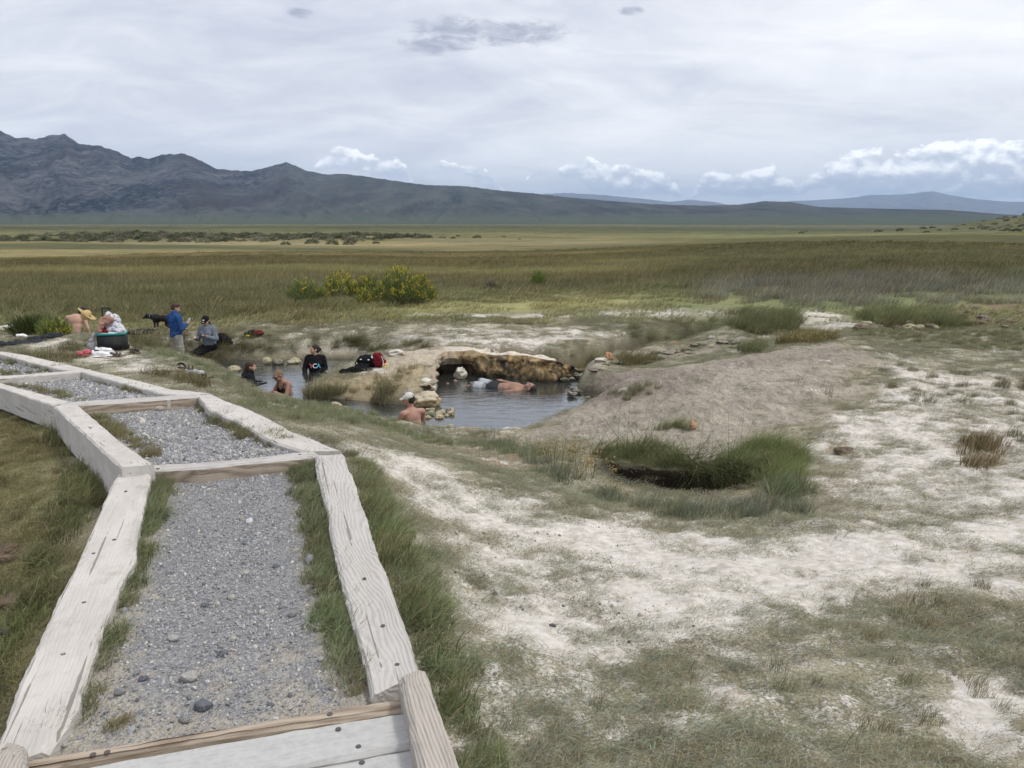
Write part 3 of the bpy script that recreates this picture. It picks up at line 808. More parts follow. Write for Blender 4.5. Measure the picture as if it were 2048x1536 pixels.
# deck boards
m_deck, t = mat('grey_composite')
gr = t.noise(t.mapping(t.co, scale=(6, 90, 90)), 1.0, 3, .5); sp = t.noise(t.co, 30, 5, .7)
t.put(t.b.inputs['Base Color'], t.mix(t.ss(sp, .35, .7), t.ramp(gr, [(.3, (.35, .35, .345)), (.7, (.45, .445, .435))]), (.47, .46, .44, 1)))
t.put(t.b.inputs['Normal'], t.bump(gr, .2, .004)); t.b.inputs['Roughness'].default_value = .7
DK = lambda px, py: on_plane(px, py, 0, 2.115, 0)
timber('deck_board', pl(DK, [(836, 1487), (540, 1543), (300, 1590)]), pl(DK, [(812, 1421), (480, 1477), (20, 1562)]), .035, m_deck, 'grey deck board against the brown timber', 'deck boards underfoot', seed=14, screws=((.22, .78), (.24, .2)))
timber('deck_board', pl(DK, [(850, 1560), (640, 1600)]), pl(DK, [(836, 1491), (545, 1546)]), .035, m_deck, 'grey deck board nearest the bottom edge, cut off by it', 'deck boards underfoot', seed=15, screws=((.5, .8),))

# the gravel floors between the timbers
m_grav, t = mat('crushed_gravel')
cellc = t.vor(t.co, 95, out='Color'); celld = t.vor(t.co, 95); c2 = t.vor(t.co, 170, out='Color')
gv = t.sep(cellc)[0]
gc_ = t.ramp(gv, [(0, (.16, .162, .17)), (.35, (.225, .227, .235)), (.7, (.29, .29, .295)), (.93, (.38, .375, .365)), (1, (.5, .49, .47))])
gc_ = t.mix(.35, gc_, t.ramp(t.sep(c2)[1], [(0, (.14, .14, .15)), (1, (.40, .39, .38))]))
edge = t.attr('dirt', out='Fac')
dn2 = t.math('ADD', t.math('MULTIPLY', t.noise(t.co, 9, 5, .7), .9), t.math('SUBTRACT', edge, .5))
dirtc = t.ramp(t.noise(t.co, 30, 5, .7), [(.3, (.30, .265, .22)), (.7, (.45, .42, .37))])
t.put(t.b.inputs['Base Color'], t.mix(t.ss(dn2, .42, .62), gc_, dirtc))
t.put(t.b.inputs['Normal'], t.bump(t.math('SUBTRACT', t.noise(t.co, 60, 3), celld), .9, .012)); t.b.inputs['Specular IOR Level'].default_value = .15


def bay(corners, fpl, drop, nu=60, nv=90, dirt_fn=None):
    """gravel between two side timbers: corners far-left, far-right, near-right, near-left in pixels"""
    fl, fr_, nr_, nl = [fpl(*p) for p in corners]
    X = np.zeros((nv, nu)); Y = X.copy(); Z = X.copy(); D = X.copy()
    for j in range(nv):
        for i in range(nu):
            u, v_ = i / (nu - 1), j / (nv - 1)
            p = (nl.lerp(nr_, u)).lerp(fl.lerp(fr_, u), v_)
            X[j, i], Y[j, i], Z[j, i] = p; D[j, i] = dirt_fn(u, v_)
            Z[j, i] -= drop(u, v_)
    Z = Z + (fbm(X * 6, Y * 6, 50, 3) - .5) * .03
    me = grid_mesh('gravel_path', X, Y, Z)
    a = me.attributes.new('dirt', 'FLOAT', 'POINT'); a.data.foreach_set('value', D.ravel().astype(np.float32))
    o = structure('gravel_path', me, m_grav)
    return X, Y, Z, D


edged = lambda k: (lambda u, v_: max(0, 1 - min(u, 1 - u) / k))
B1 = bay([(290, 925), (640, 900), (760, 1400), (60, 1530)], S1, lambda u, v_: .05 + .04 * v_, 60, 110, lambda u, v_: min(1, max(edged(.42)(u, v_) * 1.0, .62 * (1 - v_ / .75) if v_ < .75 else 0)))
B2 = bay([(135, 798), (402, 786), (622, 898), (300, 925)], S2, lambda u, v_: .05 + .09 * v_ - (0 if u < .8 else (u - .8) * .15), 60, 110, edged(.16))
B3 = bay([(-80, 752), (182, 739), (398, 785), (120, 803)], S3, lambda u, v_: .06 + .06 * v_, 60, 80, edged(.14))
B4 = bay([(-160, 700), (-20, 700), (180, 737), (-60, 755)], S4, lambda u, v_: .07 + .04 * v_, 50, 60, edged(.14))

# ------------------------------------------------------------------ scattering for what nobody could count
def scatter(name, pts, rot, scl, idx, tint_, sources, m):
    me = bpy.data.meshes.new(name); n = len(pts)
    me.vertices.add(n); me.vertices.foreach_set('co', np.asarray(pts, np.float32).ravel())
    a = me.attributes.new('rot', 'FLOAT_VECTOR', 'POINT'); a.data.foreach_set('vector', np.asarray(rot, np.float32).ravel())
    a = me.attributes.new('scl', 'FLOAT_VECTOR', 'POINT'); a.data.foreach_set('vector', np.asarray(scl, np.float32).ravel())
    a = me.attributes.new('pick', 'INT', 'POINT'); a.data.foreach_set('value', np.asarray(idx, np.int32))
    a = me.attributes.new('tint', 'FLOAT_COLOR', 'POINT'); a.data.foreach_set('color', np.concatenate([np.asarray(tint_, np.float32), np.ones((n, 1), np.float32)], 1).ravel())
    o = bpy.data.objects.new(name, me); COL.objects.link(o); o['kind'] = 'stuff'
    c_ = bpy.data.collections.new(name)
    for s_ in sources:
        c_.objects.link(s_)
    g = bpy.data.node_groups.new(name, 'GeometryNodeTree')
    g.interface.new_socket('Geometry', in_out='INPUT', socket_type='NodeSocketGeometry'); g.interface.new_socket('Geometry', in_out='OUTPUT', socket_type='NodeSocketGeometry')
    gi = g.nodes.new('NodeGroupInput'); go = g.nodes.new('NodeGroupOutput')
    ci = g.nodes.new('GeometryNodeCollectionInfo'); ci.inputs[0].default_value = c_; ci.inputs[1].default_value = True; ci.inputs[2].default_value = True
    ip = g.nodes.new('GeometryNodeInstanceOnPoints'); ip.inputs['Pick Instance'].default_value = True

    def na(nm, typ):
        q = g.nodes.new('GeometryNodeInputNamedAttribute'); q.data_type = typ; q.inputs[0].default_value = nm; return q.outputs[0]
    L = g.links.new
    L(gi.outputs[0], ip.inputs['Points']); L(ci.outputs[0], ip.inputs['Instance']); L(na('pick', 'INT'), ip.inputs['Instance Index'])
    L(na('rot', 'FLOAT_VECTOR'), ip.inputs['Rotation']); L(na('scl', 'FLOAT_VECTOR'), ip.inputs['Scale']); L(ip.outputs[0], go.inputs[0])
    md = o.modifiers.new('scatter', 'NODES'); md.node_group = g
    return o


def source(name, me, m):
    me.materials.append(m); return bpy.data.objects.new(name, me)


def blades(name, n, radius, h, hv, wdt, lean, curl, seed, wind=(.25, -.1), seg=3, dry=.15, m=None):
    """a patch of n grass blades as one mesh"""
    r = np.random.default_rng(seed)
    V = []; Fc = []; C = []
    for i in range(n):
        a = r.uniform(0, 6.283); q = radius * math.sqrt(r.uniform()); bx, by = q * math.cos(a), q * math.sin(a)
        hh = h * (1 + hv * r.normal()); hh = max(hh, h * .3); b = r.uniform(0, 6.283)
        ln = abs(r.normal()) * lean; dx_ = math.cos(b) * ln + wind[0] * lean * 2; dy_ = math.sin(b) * ln + wind[1] * lean * 2
        tx, ty = -math.sin(b), math.cos(b)
        if r.uniform() < .5:
            tx, ty = 1, 0
        cshade = r.uniform(.65, 1.3); isdry = r.uniform() < dry
        k0 = len(V); cz = 0; cx, cy = bx, by
        for s_ in range(seg + 1):
            f_ = s_ / seg; ww = wdt * (1 - f_ ** 1.6) * .5 + .0002
            e = f_ ** (1 + curl)
            x_ = bx + dx_ * hh * e; y_ = by + dy_ * hh * e; z_ = hh * f_ * (1 / math.sqrt(1 + (dx_ * dx_ + dy_ * dy_) * f_)) - .004
            V.append((x_ - tx * ww, y_ - ty * ww, z_)); V.append((x_ + tx * ww, y_ + ty * ww, z_))
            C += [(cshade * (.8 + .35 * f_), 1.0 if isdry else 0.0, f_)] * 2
        for s_ in range(seg):
            k = k0 + 2 * s_; Fc.append((k, k + 1, k + 3, k + 2))
    me = bpy.data.meshes.new(name); me.from_pydata(V, [], Fc); vcol(me, 'blade', np.array(C))
    me.polygons.foreach_set('use_smooth', np.ones(len(me.polygons), bool))
    return source(name, me, m)


def plant_mat(name, dryc=(.30, .25, .15)):
    m, t = mat(name)
    tint_ = t.attr('tint', 'INSTANCER'); b_ = t.add('ShaderNodeSeparateColor'); t.put(b_.inputs[0], t.attr('blade'))
    cc = t.mix(b_.outputs[1], tint_, (*dryc, 1)); sh = t.comb(b_.outputs[0], b_.outputs[0], b_.outputs[0])
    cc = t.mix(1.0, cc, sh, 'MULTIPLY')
    d_ = t.add('ShaderNodeBsdfDiffuse'); t.put(d_.inputs[0], cc); tl = t.add('ShaderNodeBsdfTranslucent'); t.put(tl.inputs[0], cc)
    x_ = t.add('ShaderNodeMixShader'); x_.inputs[0].default_value = .3; t.l.new(d_.outputs[0], x_.inputs[1]); t.l.new(tl.outputs[0], x_.inputs[2])
    t.l.new(x_.outputs[0], t.out.inputs[0]); t.n.remove(t.b)
    return m


m_grass = plant_mat('grass_blades')
SRC = []
# 0-2 flat matted turf, 3-5 ankle grass, 6-8 long bank grass, 9-10 meadow stand, 11-12 sparse stems
for k in range(3):
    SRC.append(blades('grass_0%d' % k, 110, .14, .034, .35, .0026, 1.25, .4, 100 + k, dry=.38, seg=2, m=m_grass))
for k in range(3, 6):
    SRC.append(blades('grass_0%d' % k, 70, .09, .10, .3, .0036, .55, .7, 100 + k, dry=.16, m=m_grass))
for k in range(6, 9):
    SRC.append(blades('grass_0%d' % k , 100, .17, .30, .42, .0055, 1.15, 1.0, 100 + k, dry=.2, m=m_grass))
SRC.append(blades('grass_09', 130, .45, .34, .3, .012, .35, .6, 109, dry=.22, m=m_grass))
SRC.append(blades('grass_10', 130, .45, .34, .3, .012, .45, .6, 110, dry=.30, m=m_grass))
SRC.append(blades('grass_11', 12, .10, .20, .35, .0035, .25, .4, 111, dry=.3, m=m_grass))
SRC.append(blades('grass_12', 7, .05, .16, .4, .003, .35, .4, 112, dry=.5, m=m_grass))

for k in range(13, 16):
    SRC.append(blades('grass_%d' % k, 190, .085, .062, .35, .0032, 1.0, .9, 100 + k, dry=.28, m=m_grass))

PT = []


def put(x, y, z, kind, scale, colr, sq=None, windrot=.35):
    """queue grass clumps; kind is a range of sources"""
    n = len(x)
    if n == 0:
        return
    idx = RNG.integers(kind[0], kind[1], n)
    sc = np.asarray(scale) * RNG.uniform(.75, 1.3, n)
    rot = np.stack([RNG.normal(0, .08, n), RNG.normal(0, .08, n), RNG.uniform(-windrot, windrot, n) + (RNG.integers(0, 2, n) * .0)], 1)
    s3 = np.stack([sc, sc, sc * (1 if sq is None else sq)], 1)
    cc = np.asarray(colr, float) * np.ones((n, 3)) * RNG.uniform(.72, 1.28, (n, 1)) * (1 + RNG.normal(0, .05, (n, 3)))
    PT.append((np.stack([x, y, z], 1), rot, s3, idx, cc))


def in_poly(pts, n, ground=True):
    P = gpoly(pts) if ground else np.asarray(pts); lo, hi = P.min(0), P.max(0)
    k = int(n * 1.0); x = RNG.uniform(lo[0], hi[0], k * 6); y = RNG.uniform(lo[1], hi[1], k * 6)
    s, _ = poly_sd(x, y, P); keep = s < 0
    area = abs(0.5 * sum(P[i][0] * P[(i + 1) % len(P)][1] - P[(i + 1) % len(P)][0] * P[i][1] for i in range(len(P))))
    return x[keep][:k], y[keep][:k], -s[keep][:k], area


def dens(pts, per_m2, edge=0.0, clump=None, ground=True, thr=.48):
    """points in an outlined patch at a density; thinned towards the edge and in clumps"""
    P = gpoly(pts) if ground else np.asarray(pts)
    area = abs(0.5 * sum(P[i][0] * P[(i + 1) % len(P)][1] - P[(i + 1) % len(P)][0] * P[i][1] for i in range(len(P))))
    lo, hi = P.min(0), P.max(0); ba = (hi - lo).prod(); n = int(per_m2 * ba)
    x = RNG.uniform(lo[0], hi[0], n); y = RNG.uniform(lo[1], hi[1], n); s, _ = poly_sd(x, y, P)
    keep = s < 0
    if edge:
        keep &= RNG.uniform(0, 1, n) < np.clip(-s / edge, .15, 1)
    if clump:
        keep &= fbm(x / clump, y / clump, 91, 3) + RNG.normal(0, .05, n) > thr
    return x[keep], y[keep]


PATHXY = [np.array([(p.x, p.y) for p in L]) for L in (
    pl(S1, [(240, 938), (7, 1450), (-60, 1600), (950, 1610), (842, 1345), (687, 906)]), pl(S2, [(108, 813), (241, 940), (690, 903), (424, 787)]),
    pl(S3, [(-120, 752), (-60, 764), (106, 811), (424, 787), (184, 739)]), pl(S4, [(-260, 705), (-100, 764), (184, 740), (-60, 698)]))]


def off_path(x, y, margin=.0):
    ok = np.ones(len(x), bool)
    for P in PATHXY:
        s, _ = poly_sd(x, y, P); ok &= s > margin
    return ok


# turf everywhere near, thinner on crust and mud
n = 64000
dd = np.sqrt(RNG.uniform(1.3 ** 2, 24 ** 2, n * 3)); dd = np.where(RNG.uniform(0, 1, n * 3) < .7, RNG.uniform(1.4, 24, n * 3), dd); aa = RNG.uniform(-.75, .75, n * 3)
x = dd * np.sin(aa); y = dd * np.cos(aa)
zz = zones(x, y)
nn1 = fbm(x * 1.3, y * 2.0, 61, 4); nn2 = fbm(x * 5, y * 7, 63, 3)
wgt = sstep(.62 * nn1 + .38 * nn2, .40, .56)
p_ = .40 * (1 - 1.0 * zz['white'] * (1 - .22 * wgt)) * (1 - .95 * zz['mud']) * (1 - .7 * zz['dirt']) * (1 - .75 * zz['ochre']) * (.15 + .85 * wgt)
keep = (RNG.uniform(0, 1, len(x)) < p_) & off_path(x, y, .02)
x, y = x[keep][:n], y[keep][:n]
sdw, _ = poly_sd(x, y, _s); std_, _ = poly_sd(x, y, _t); k = (sdw > .12) & (std_ > .05); x, y = x[k], y[k]
z = ground_z(x, y); d_ = np.hypot(x, y)
lft = mask(x, y, [(0, 1536), (90, 1450), (230, 940), (100, 830), (0, 780), (-300, 780), (-400, 1536)], .3)
cc = lerp(np.zeros((len(x), 3)) + c(.365, .365, .27), c(.30, .325, .235), sstep(fbm(x * .8, y * .8, 71, 3), .42, .6))
cc = lerp(cc, c(.23, .22, .105), lft)
put(x, y, z, (0, 3), .62 + d_ * .038, cc, sq=.55 + .25 * lft)

# strips of longer grass
def strip(pts, per, kind, scale, colr, edge=.06, zf=None, clump=None, thr=.48, sq=None, avoid=True):
    x, y = dens(pts, per, edge, clump, thr=thr) if zf is None else dens([tuple(zf[0](*p))[:2] for p in pts], per, edge, clump, ground=False, thr=thr)
    if zf is None and avoid:
        k = off_path(x, y, .0); x, y = x[k], y[k]
    z = ground_z(x, y) if zf is None else zf[1](x, y)
    put(x, y, z, kind, scale, colr, sq)


def bay_z(B):
    X, Y, Z, D = B; P = np.stack([X.ravel(), Y.ravel()], 1); Zr = Z.ravel()
    def f_(x, y):
        out = np.empty(len(x))
        for i in range(0, len(x), 500):
            q = ((x[i:i + 500, None] - P[None, :, 0]) ** 2 + (y[i:i + 500, None] - P[None, :, 1]) ** 2).argmin(1); out[i:i + 500] = Zr[q]
        return out
    return f_


GR = c(.225, .262, .145); OL = c(.25, .24, .13); BL = c(.23, .255, .18); DKG = c(.125, .15, .066)
strip([(690, 903), (735, 930), (790, 1020), (850, 1110), (900, 1230), (950, 1380), (1010, 1560), (925, 1560), (850, 1340), (808, 1236), (760, 1116), (723, 1002)], 230, (13, 16), .8, GR * 1.1, .12)
strip([(692, 905), (712, 925), (770, 1060), (840, 1200), (900, 1350), (960, 1540), (930, 1560), (850, 1340), (808, 1236), (760, 1116), (723, 1002)], 190, (13, 16), 1.1, c(.20, .235, .115), .05)
strip([(692, 905), (712, 925), (770, 1060), (840, 1200), (900, 1350), (940, 1540), (925, 1560), (850, 1340), (808, 1236), (760, 1116), (723, 1002)], 40, (3, 6), .9, c(.19, .20, .09), .05)
f1 = (lambda px, py: on_plane(px, py, 0, 2.0, 0), bay_z(B1)); f2 = (lambda px, py: on_plane(px, py, Y1, 2.0, .128), bay_z(B2)); f3 = (lambda px, py: on_plane(px, py, Y2, Z2 - .1, .092), bay_z(B3)); f4 = (lambda px, py: on_plane(px, py, Y3, Z3 - .1, .045), bay_z(B4))
strip([(575, 930), (640, 915), (655, 1010), (695, 1180), (745, 1395), (680, 1405), (640, 1230), (615, 1060)], 720, (13, 16), .80, GR, .08, f1)
strip([(630, 1400), (745, 1390), (760, 1405), (560, 1445)], 208, (13, 16), .35, OL, .1, f1)
strip([(300, 942), (345, 945), (330, 1010), (270, 1170), (225, 1330), (180, 1430), (90, 1530), (60, 1530), (150, 1415), (182, 1325), (219, 1204), (265, 1116), (282, 1018)], 720, (13, 16), .75, GR, .06, f1)
strip([(100, 1500), (230, 1440), (420, 1440), (300, 1480), (100, 1525)], 160, (13, 16), .35, OL, .1, f1)
strip([(385, 795), (440, 830), (520, 880), (600, 903), (560, 915), (470, 885), (410, 830)], 240, (13, 16), .85, OL * .9, .12, f2)
strip([(400, 800), (450, 835), (470, 850), (420, 850)], 72, (13, 16), 1.2, GR * .9, .12, f2)
strip([(140, 803), (165, 806), (230, 850), (320, 925), (300, 930)], 240, (13, 16), .8, OL, .06, f2)
strip([(165, 745), (260, 775), (330, 792), (280, 793), (190, 765)], 176, (13, 16), .9, OL, .15, f3)
strip([(-40, 765), (60, 772), (150, 800), (110, 808), (0, 775)], 48, (13, 16), .9, OL, .1, f3); strip([(-20, 750), (100, 748), (60, 760), (-20, 762)], 48, (13, 16), .8, OL, .1, f3)
strip([(0, 708), (90, 735), (140, 745), (90, 748), (0, 725)], 72, (13, 16), 1.0, GR, .1, f4)
# left of the path
strip([(236, 940), (206, 1005), (139, 1153), (60, 1315), (0, 1450), (-60, 1540), (-60, 1300), (0, 1230), (100, 1010), (130, 960), (160, 900), (190, 905)], 140, (13, 16), 1.15, c(.20, .225, .105), .15)
strip([(236, 940), (206, 1005), (139, 1153), (60, 1315), (0, 1450), (-60, 1540), (-60, 1400), (0, 1330), (120, 1010), (190, 905)], 40, (3, 6), .9, c(.19, .195, .09), .15)
strip([(190, 905), (160, 880), (108, 830), (60, 800), (0, 780), (0, 800), (60, 850), (120, 920)], 90, (3, 6), 1.2, c(.155, .17, .075), .15)
strip([(0, 790), (100, 860), (200, 950), (130, 1100), (0, 1350), (-250, 1350), (-250, 790)], 45, (3, 6), .55, c(.20, .195, .09), .3, clump=.5, thr=.44)
# crest of the bank above the pools
strip([(250, 690), (330, 700), (430, 735), (520, 785), (600, 803), (720, 818), (800, 846), (870, 876), (1000, 884), (1050, 890), (1130, 935), (1050, 925), (900, 895), (780, 868), (650, 835), (560, 822), (440, 775), (400, 745), (330, 725)], 42, (3, 6), .8, GR * 1.1, .3)
strip([(430, 795), (560, 815), (680, 830), (800, 850), (760, 865), (640, 850), (560, 845), (480, 815)], 36, (3, 6), .95, GR, .3, clump=.6)
strip([(350, 745), (420, 770), (430, 785), (330, 765)], 30, (3, 6), 1.5, OL, .3)
strip([(200, 722), (330, 750), (420, 775), (420, 790), (240, 745)], 20, (3, 6), 1.5, c(.2, .185, .10), .2, clump=.7); strip([(30, 705), (130, 708), (190, 722), (100, 730)], 30, (3, 6), 1.3, OL * .8, .2)
strip([(80, 690), (160, 688), (230, 700), (120, 712)], 28, (3, 6), 1.2, OL * .85, .3)
strip([(900, 886), (1010, 888), (1060, 900), (1130, 920), (1100, 945), (1000, 905)], 70, (3, 6), 1.0, BL * 1.1, .25)
strip([(1040, 915), (1160, 945), (1260, 995), (1420, 1015), (1600, 1012), (1660, 1030), (1500, 1040), (1300, 1030), (1150, 985), (1060, 950)], 110, (3, 6), 1.0, BL, .3)
# trench tufts
strip([(1190, 915), (1240, 890), (1330, 885), (1375, 920), (1400, 955), (1330, 945), (1230, 935)], 70, (6, 9), .42, c(.165, .195, .085), .1)
strip([(1400, 955), (1430, 920), (1500, 890), (1570, 885), (1620, 925), (1630, 960), (1560, 985), (1500, 985), (1470, 955)], 80, (6, 9), .52, c(.17, .21, .085), .15)
strip([(1190, 898), (1260, 906), (1400, 930), (1480, 930), (1480, 938), (1400, 942), (1260, 918), (1190, 912)], 45, (6, 9), .45, DKG, .05)
strip([(1480, 985), (1560, 985), (1640, 975), (1660, 1000), (1540, 1010)], 60, (3, 6), 1.6, GR, .2)
# banks beyond the pools
strip([(610, 676), (720, 672), (850, 682), (860, 700), (720, 702), (640, 701)], 60, (6, 9), .62, c(.155, .165, .08), .3)
strip([(240, 662), (330, 668), (460, 668), (540, 672), (540, 694), (430, 712), (260, 704)], 42, (6, 9), .6, c(.19, .175, .09), .4)
strip([(390, 692), (540, 696), (540, 708), (390, 708)], 34, (6, 9), .6, c(.18, .165, .085), .1)
strip([(40, 645), (110, 640), (150, 660), (60, 672)], 30, (6, 9), .8, DKG, .3)
strip([(1230, 668), (1290, 655), (1380, 665), (1390, 678), (1260, 684)], 22, (6, 9), .8, DKG * 1.1, .3)
strip([(1395, 640), (1480, 625), (1600, 632), (1610, 665), (1500, 670), (1400, 655)], 20, (6, 9), 1.0, DKG * 1.1, .3)
strip([(1240, 715), (1310, 712), (1315, 728), (1240, 735)], 40, (6, 9), .8, c(.11, .10, .045), .2); strip([(1140, 722), (1195, 714), (1195, 730), (1140, 738)], 45, (6, 9), .6, OL, .1)
strip([(1540, 690), (1600, 665), (1680, 670), (1640, 690)], 25, (6, 9), .8, c(.16, .145, .055), .3); strip([(1470, 700), (1530, 692), (1530, 708), (1480, 712)], 40, (6, 9), .6, DKG, .2)
strip([(1700, 640), (1740, 625), (1820, 630), (1930, 645), (1930, 660), (1760, 658)], 16, (6, 9), 1.1, DKG * 1.3, .3)
strip([(1210, 795), (1260, 775), (1330, 765), (1330, 778), (1250, 805)], 45, (6, 9), .45, c(.16, .17, .09), .2); strip([(1310, 862), (1345, 845), (1390, 852), (1370, 866)], 90, (6, 9), .42, DKG * 1.4, .1)
strip([(600, 798), (650, 775), (690, 772), (700, 795), (640, 806)], 60, (6, 9), .9, c(.18, .185, .10), .2); strip([(730, 790), (780, 775), (800, 812), (735, 810)], 55, (6, 9), .85, c(.17, .165, .09), .2)
strip([(590, 790), (700, 760), (800, 745), (860, 760), (800, 805), (700, 806)], 14, (3, 6), 1.0, c(.22, .18, .10), .2)
strip([(1680, 655), (1900, 660), (2100, 670), (2100, 720), (1850, 690), (1700, 672)], 34, (3, 6), .9, c(.22, .23, .13), .5)
strip([(1750, 700), (2100, 760), (2100, 1000), (1900, 900), (1760, 780)], 8, (3, 6), .9, c(.16, .155, .09), .5, clump=.7, thr=.5)
strip([(1900, 890), (1990, 880), (2010, 925), (1950, 940)], 60, (3, 6), 1.2, c(.2, .16, .09), .2); strip([(1590, 770), (1690, 765), (1680, 800), (1600, 800)], 12, (11, 13), 1.0, DKG, .2)
# coarse clumps lower right
strip([(1300, 1420), (1700, 1150), (2100, 1130), (2100, 1536), (1300, 1560)], 26, (3, 6), .48, c(.26, .25, .15), .4, clump=.55, thr=.50)
strip([(1750, 1200), (1900, 1150), (2000, 1250), (1850, 1300)], 60, (3, 6), .6, c(.22, .22, .11), .3)
strip([(1100, 1400), (1800, 1250), (2100, 1300), (2100, 1560), (1000, 1560)], 4, (12, 13), .8, c(.17, .17, .09), .2, clump=.4, thr=.46)
strip([(900, 1420), (1200, 1380), (1500, 1536), (1000, 1560)], 60, (3, 6), .4, c(.27, .275, .20), .3)

# blades hanging over the lips of the banks
def fringe(line, per_m, scale, colr, back=.05):
    P = [G(*q) for q in line]
    for a, b in zip(P, P[1:]):
        k = max(int((b - a).length * per_m), 1); f_ = RNG.uniform(0, 1, k)
        x = a.x + (b.x - a.x) * f_ + RNG.normal(0, .03, k); y = a.y + (b.y - a.y) * f_ + RNG.normal(back, .05, k); z = ground_z(x, y)
        sc = scale * RNG.uniform(.6, 1.3, k); rot = np.stack([RNG.uniform(1.1, 2.3, k), RNG.normal(0, .2, k), RNG.normal(0, .4, k)], 1)
        PT.append((np.stack([x, y, z], 1), rot, np.stack([sc] * 3, 1), RNG.integers(6, 9, k), np.asarray(colr, float) * np.ones((k, 3)) * RNG.uniform(.7, 1.3, (k, 1))))


fringe([(1190, 912), (1260, 918), (1330, 930), (1410, 944), (1480, 940)], 45, .75, DKG * .9)
fringe([(240, 692), (330, 698), (440, 704), (540, 706)], 16, .85, OL * .8, .1); fringe([(540, 706), (600, 702)], 5, .6, OL * .8, .1); fringe([(620, 698), (720, 697), (800, 700)], 9, .55, OL * .8, .1)
fringe([(1140, 722), (1200, 715), (1260, 712)], 8, .5, OL * .8, .1)

# the meadow
n = 40000
dd = np.exp(RNG.uniform(math.log(23), math.log(80), n)); aa = RNG.uniform(-.66, .66, n); x = dd * np.sin(aa); y = dd * np.cos(aa)
mc, dn_, rg, na_, nb_, _nc = meadow(x, y)
tall = sstep(dn_, 31, 38)
near_l = sstep(x / y, -.1, -.3) * sstep(dn_, 24, 27)
pk = np.clip(.15 + .75 * tall + .5 * near_l, 0, 1) * (1 - .75 * sstep(nb_, .6, .7))
keep = RNG.uniform(0, 1, n) < pk; x, y, dd, na_, nb_, rg, dn_, tall, near_l, mc = [q[keep] for q in (x, y, dd, na_, nb_, rg, dn_, tall, near_l, mc)]
cc = mc * 1.28
cc = lerp(cc, c(.165, .165, .08), near_l * (1 - tall) * .8)
sil = mask(x, y, [(1380, 600), (1420, 570), (1700, 560), (2100, 575), (2100, 610), (1800, 612), (1500, 608)], 1.5)
cc = lerp(cc, c(.29, .29, .24), sil * .85)
cc = lerp(cc, c(.15, .15, .125), mask(x, y, [(1750, 600), (2100, 575), (2100, 560), (1500, 555), (1500, 575)], 2.0) * .5)
hs = (.13 + .32 * tall + .25 * near_l + .3 * sil) * sstep(dd, 85, 30) + .12
put(x, y, ground_z(x, y), (9, 11), 1.0 + dd * .008, cc, sq=hs)
gp = [np.concatenate(q) for q in zip(*PT)]
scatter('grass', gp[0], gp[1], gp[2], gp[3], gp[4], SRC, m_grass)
print('grass clumps', len(gp[0]))

# ------------------------------------------------------------------ stones
def pebble(name, seed, m, lump=.3, sub=2, flat=.65):
    bm = bmesh.new(); bmesh.ops.create_icosphere(bm, subdivisions=sub, radius=1.0)
    r = random.Random(seed); sx_, sy_ = r.uniform(.75, 1.25), r.uniform(.6, 1.0); o_ = Vector((seed * 3.7, seed * 1.3, 0))
    for v_ in bm.verts:
        q = v_.co.normalized(); f_ = 1 + lump * mnoise.noise(q * 1.1 + o_) + lump * .5 * mnoise.noise(q * 2.7 + o_)
        v_.co = Vector((q.x * sx_, q.y * sy_, q.z * flat)) * f_
    me = bpy.data.meshes.new(name); bm.to_mesh(me); bm.free(); return me


m_peb, t = mat('gravel_stone')
tt = t.attr('tint', 'INSTANCER'); t.put(t.b.inputs['Base Color'], t.mix(t.ss(t.noise(t.co, 2.5, 4, .6), .35, .65), tt, t.mix(1.0, tt, (1.3, 1.3, 1.3, 1), 'MULTIPLY'))); t.b.inputs['Roughness'].default_value = .85
PS = [source('gravel_%d' % k, pebble('gravel', k + 1, None, .45, 1), m_peb) for k in range(5)]
GP = []
for B, per, size in ((B1, 26000, .0044), (B2, 26000, .0068), (B3, 12000, .010), (B4, 3000, .012)):
    X, Y, Z, D = B; nv, nu = X.shape
    u = RNG.uniform(0, nu - 1.001, per); v_ = RNG.uniform(0, nv - 1.001, per)
    i, j = u.astype(int), v_.astype(int); fu, fv = u - i, v_ - j
    bl = lambda A: (A[j, i] * (1 - fu) + A[j, i + 1] * fu) * (1 - fv) + (A[j + 1, i] * (1 - fu) + A[j + 1, i + 1] * fu) * fv
    x, y, z, dr = bl(X), bl(Y), bl(Z), bl(D)
    keep = RNG.uniform(0, 1, per) > dr * 1.1 - .05 + (fbm(x * 5, y * 5, 81, 3) - .5) * .8
    x, y, z = x[keep], y[keep], z[keep]; m_ = len(x)
    sc = size * np.exp(RNG.normal(0, .38, m_)); sc = np.where(RNG.uniform(0, 1, m_) < .012, sc * 2.2, sc)
    g_ = np.clip(RNG.normal(.25, .06, m_), .12, .5)
    cc = np.stack([g_ * .99, g_ * 1.0, g_ * 1.04], 1); wm = RNG.uniform(0, 1, m_) < .2; cc[wm] = np.stack([g_, g_ * .95, g_ * .85], 1)[wm] * 1.5
    GP.append((np.stack([x, y, z + sc * .25], 1), RNG.uniform(0, 6.28, (m_, 3)), np.stack([sc] * 3, 1), RNG.integers(0, 5, m_), cc))
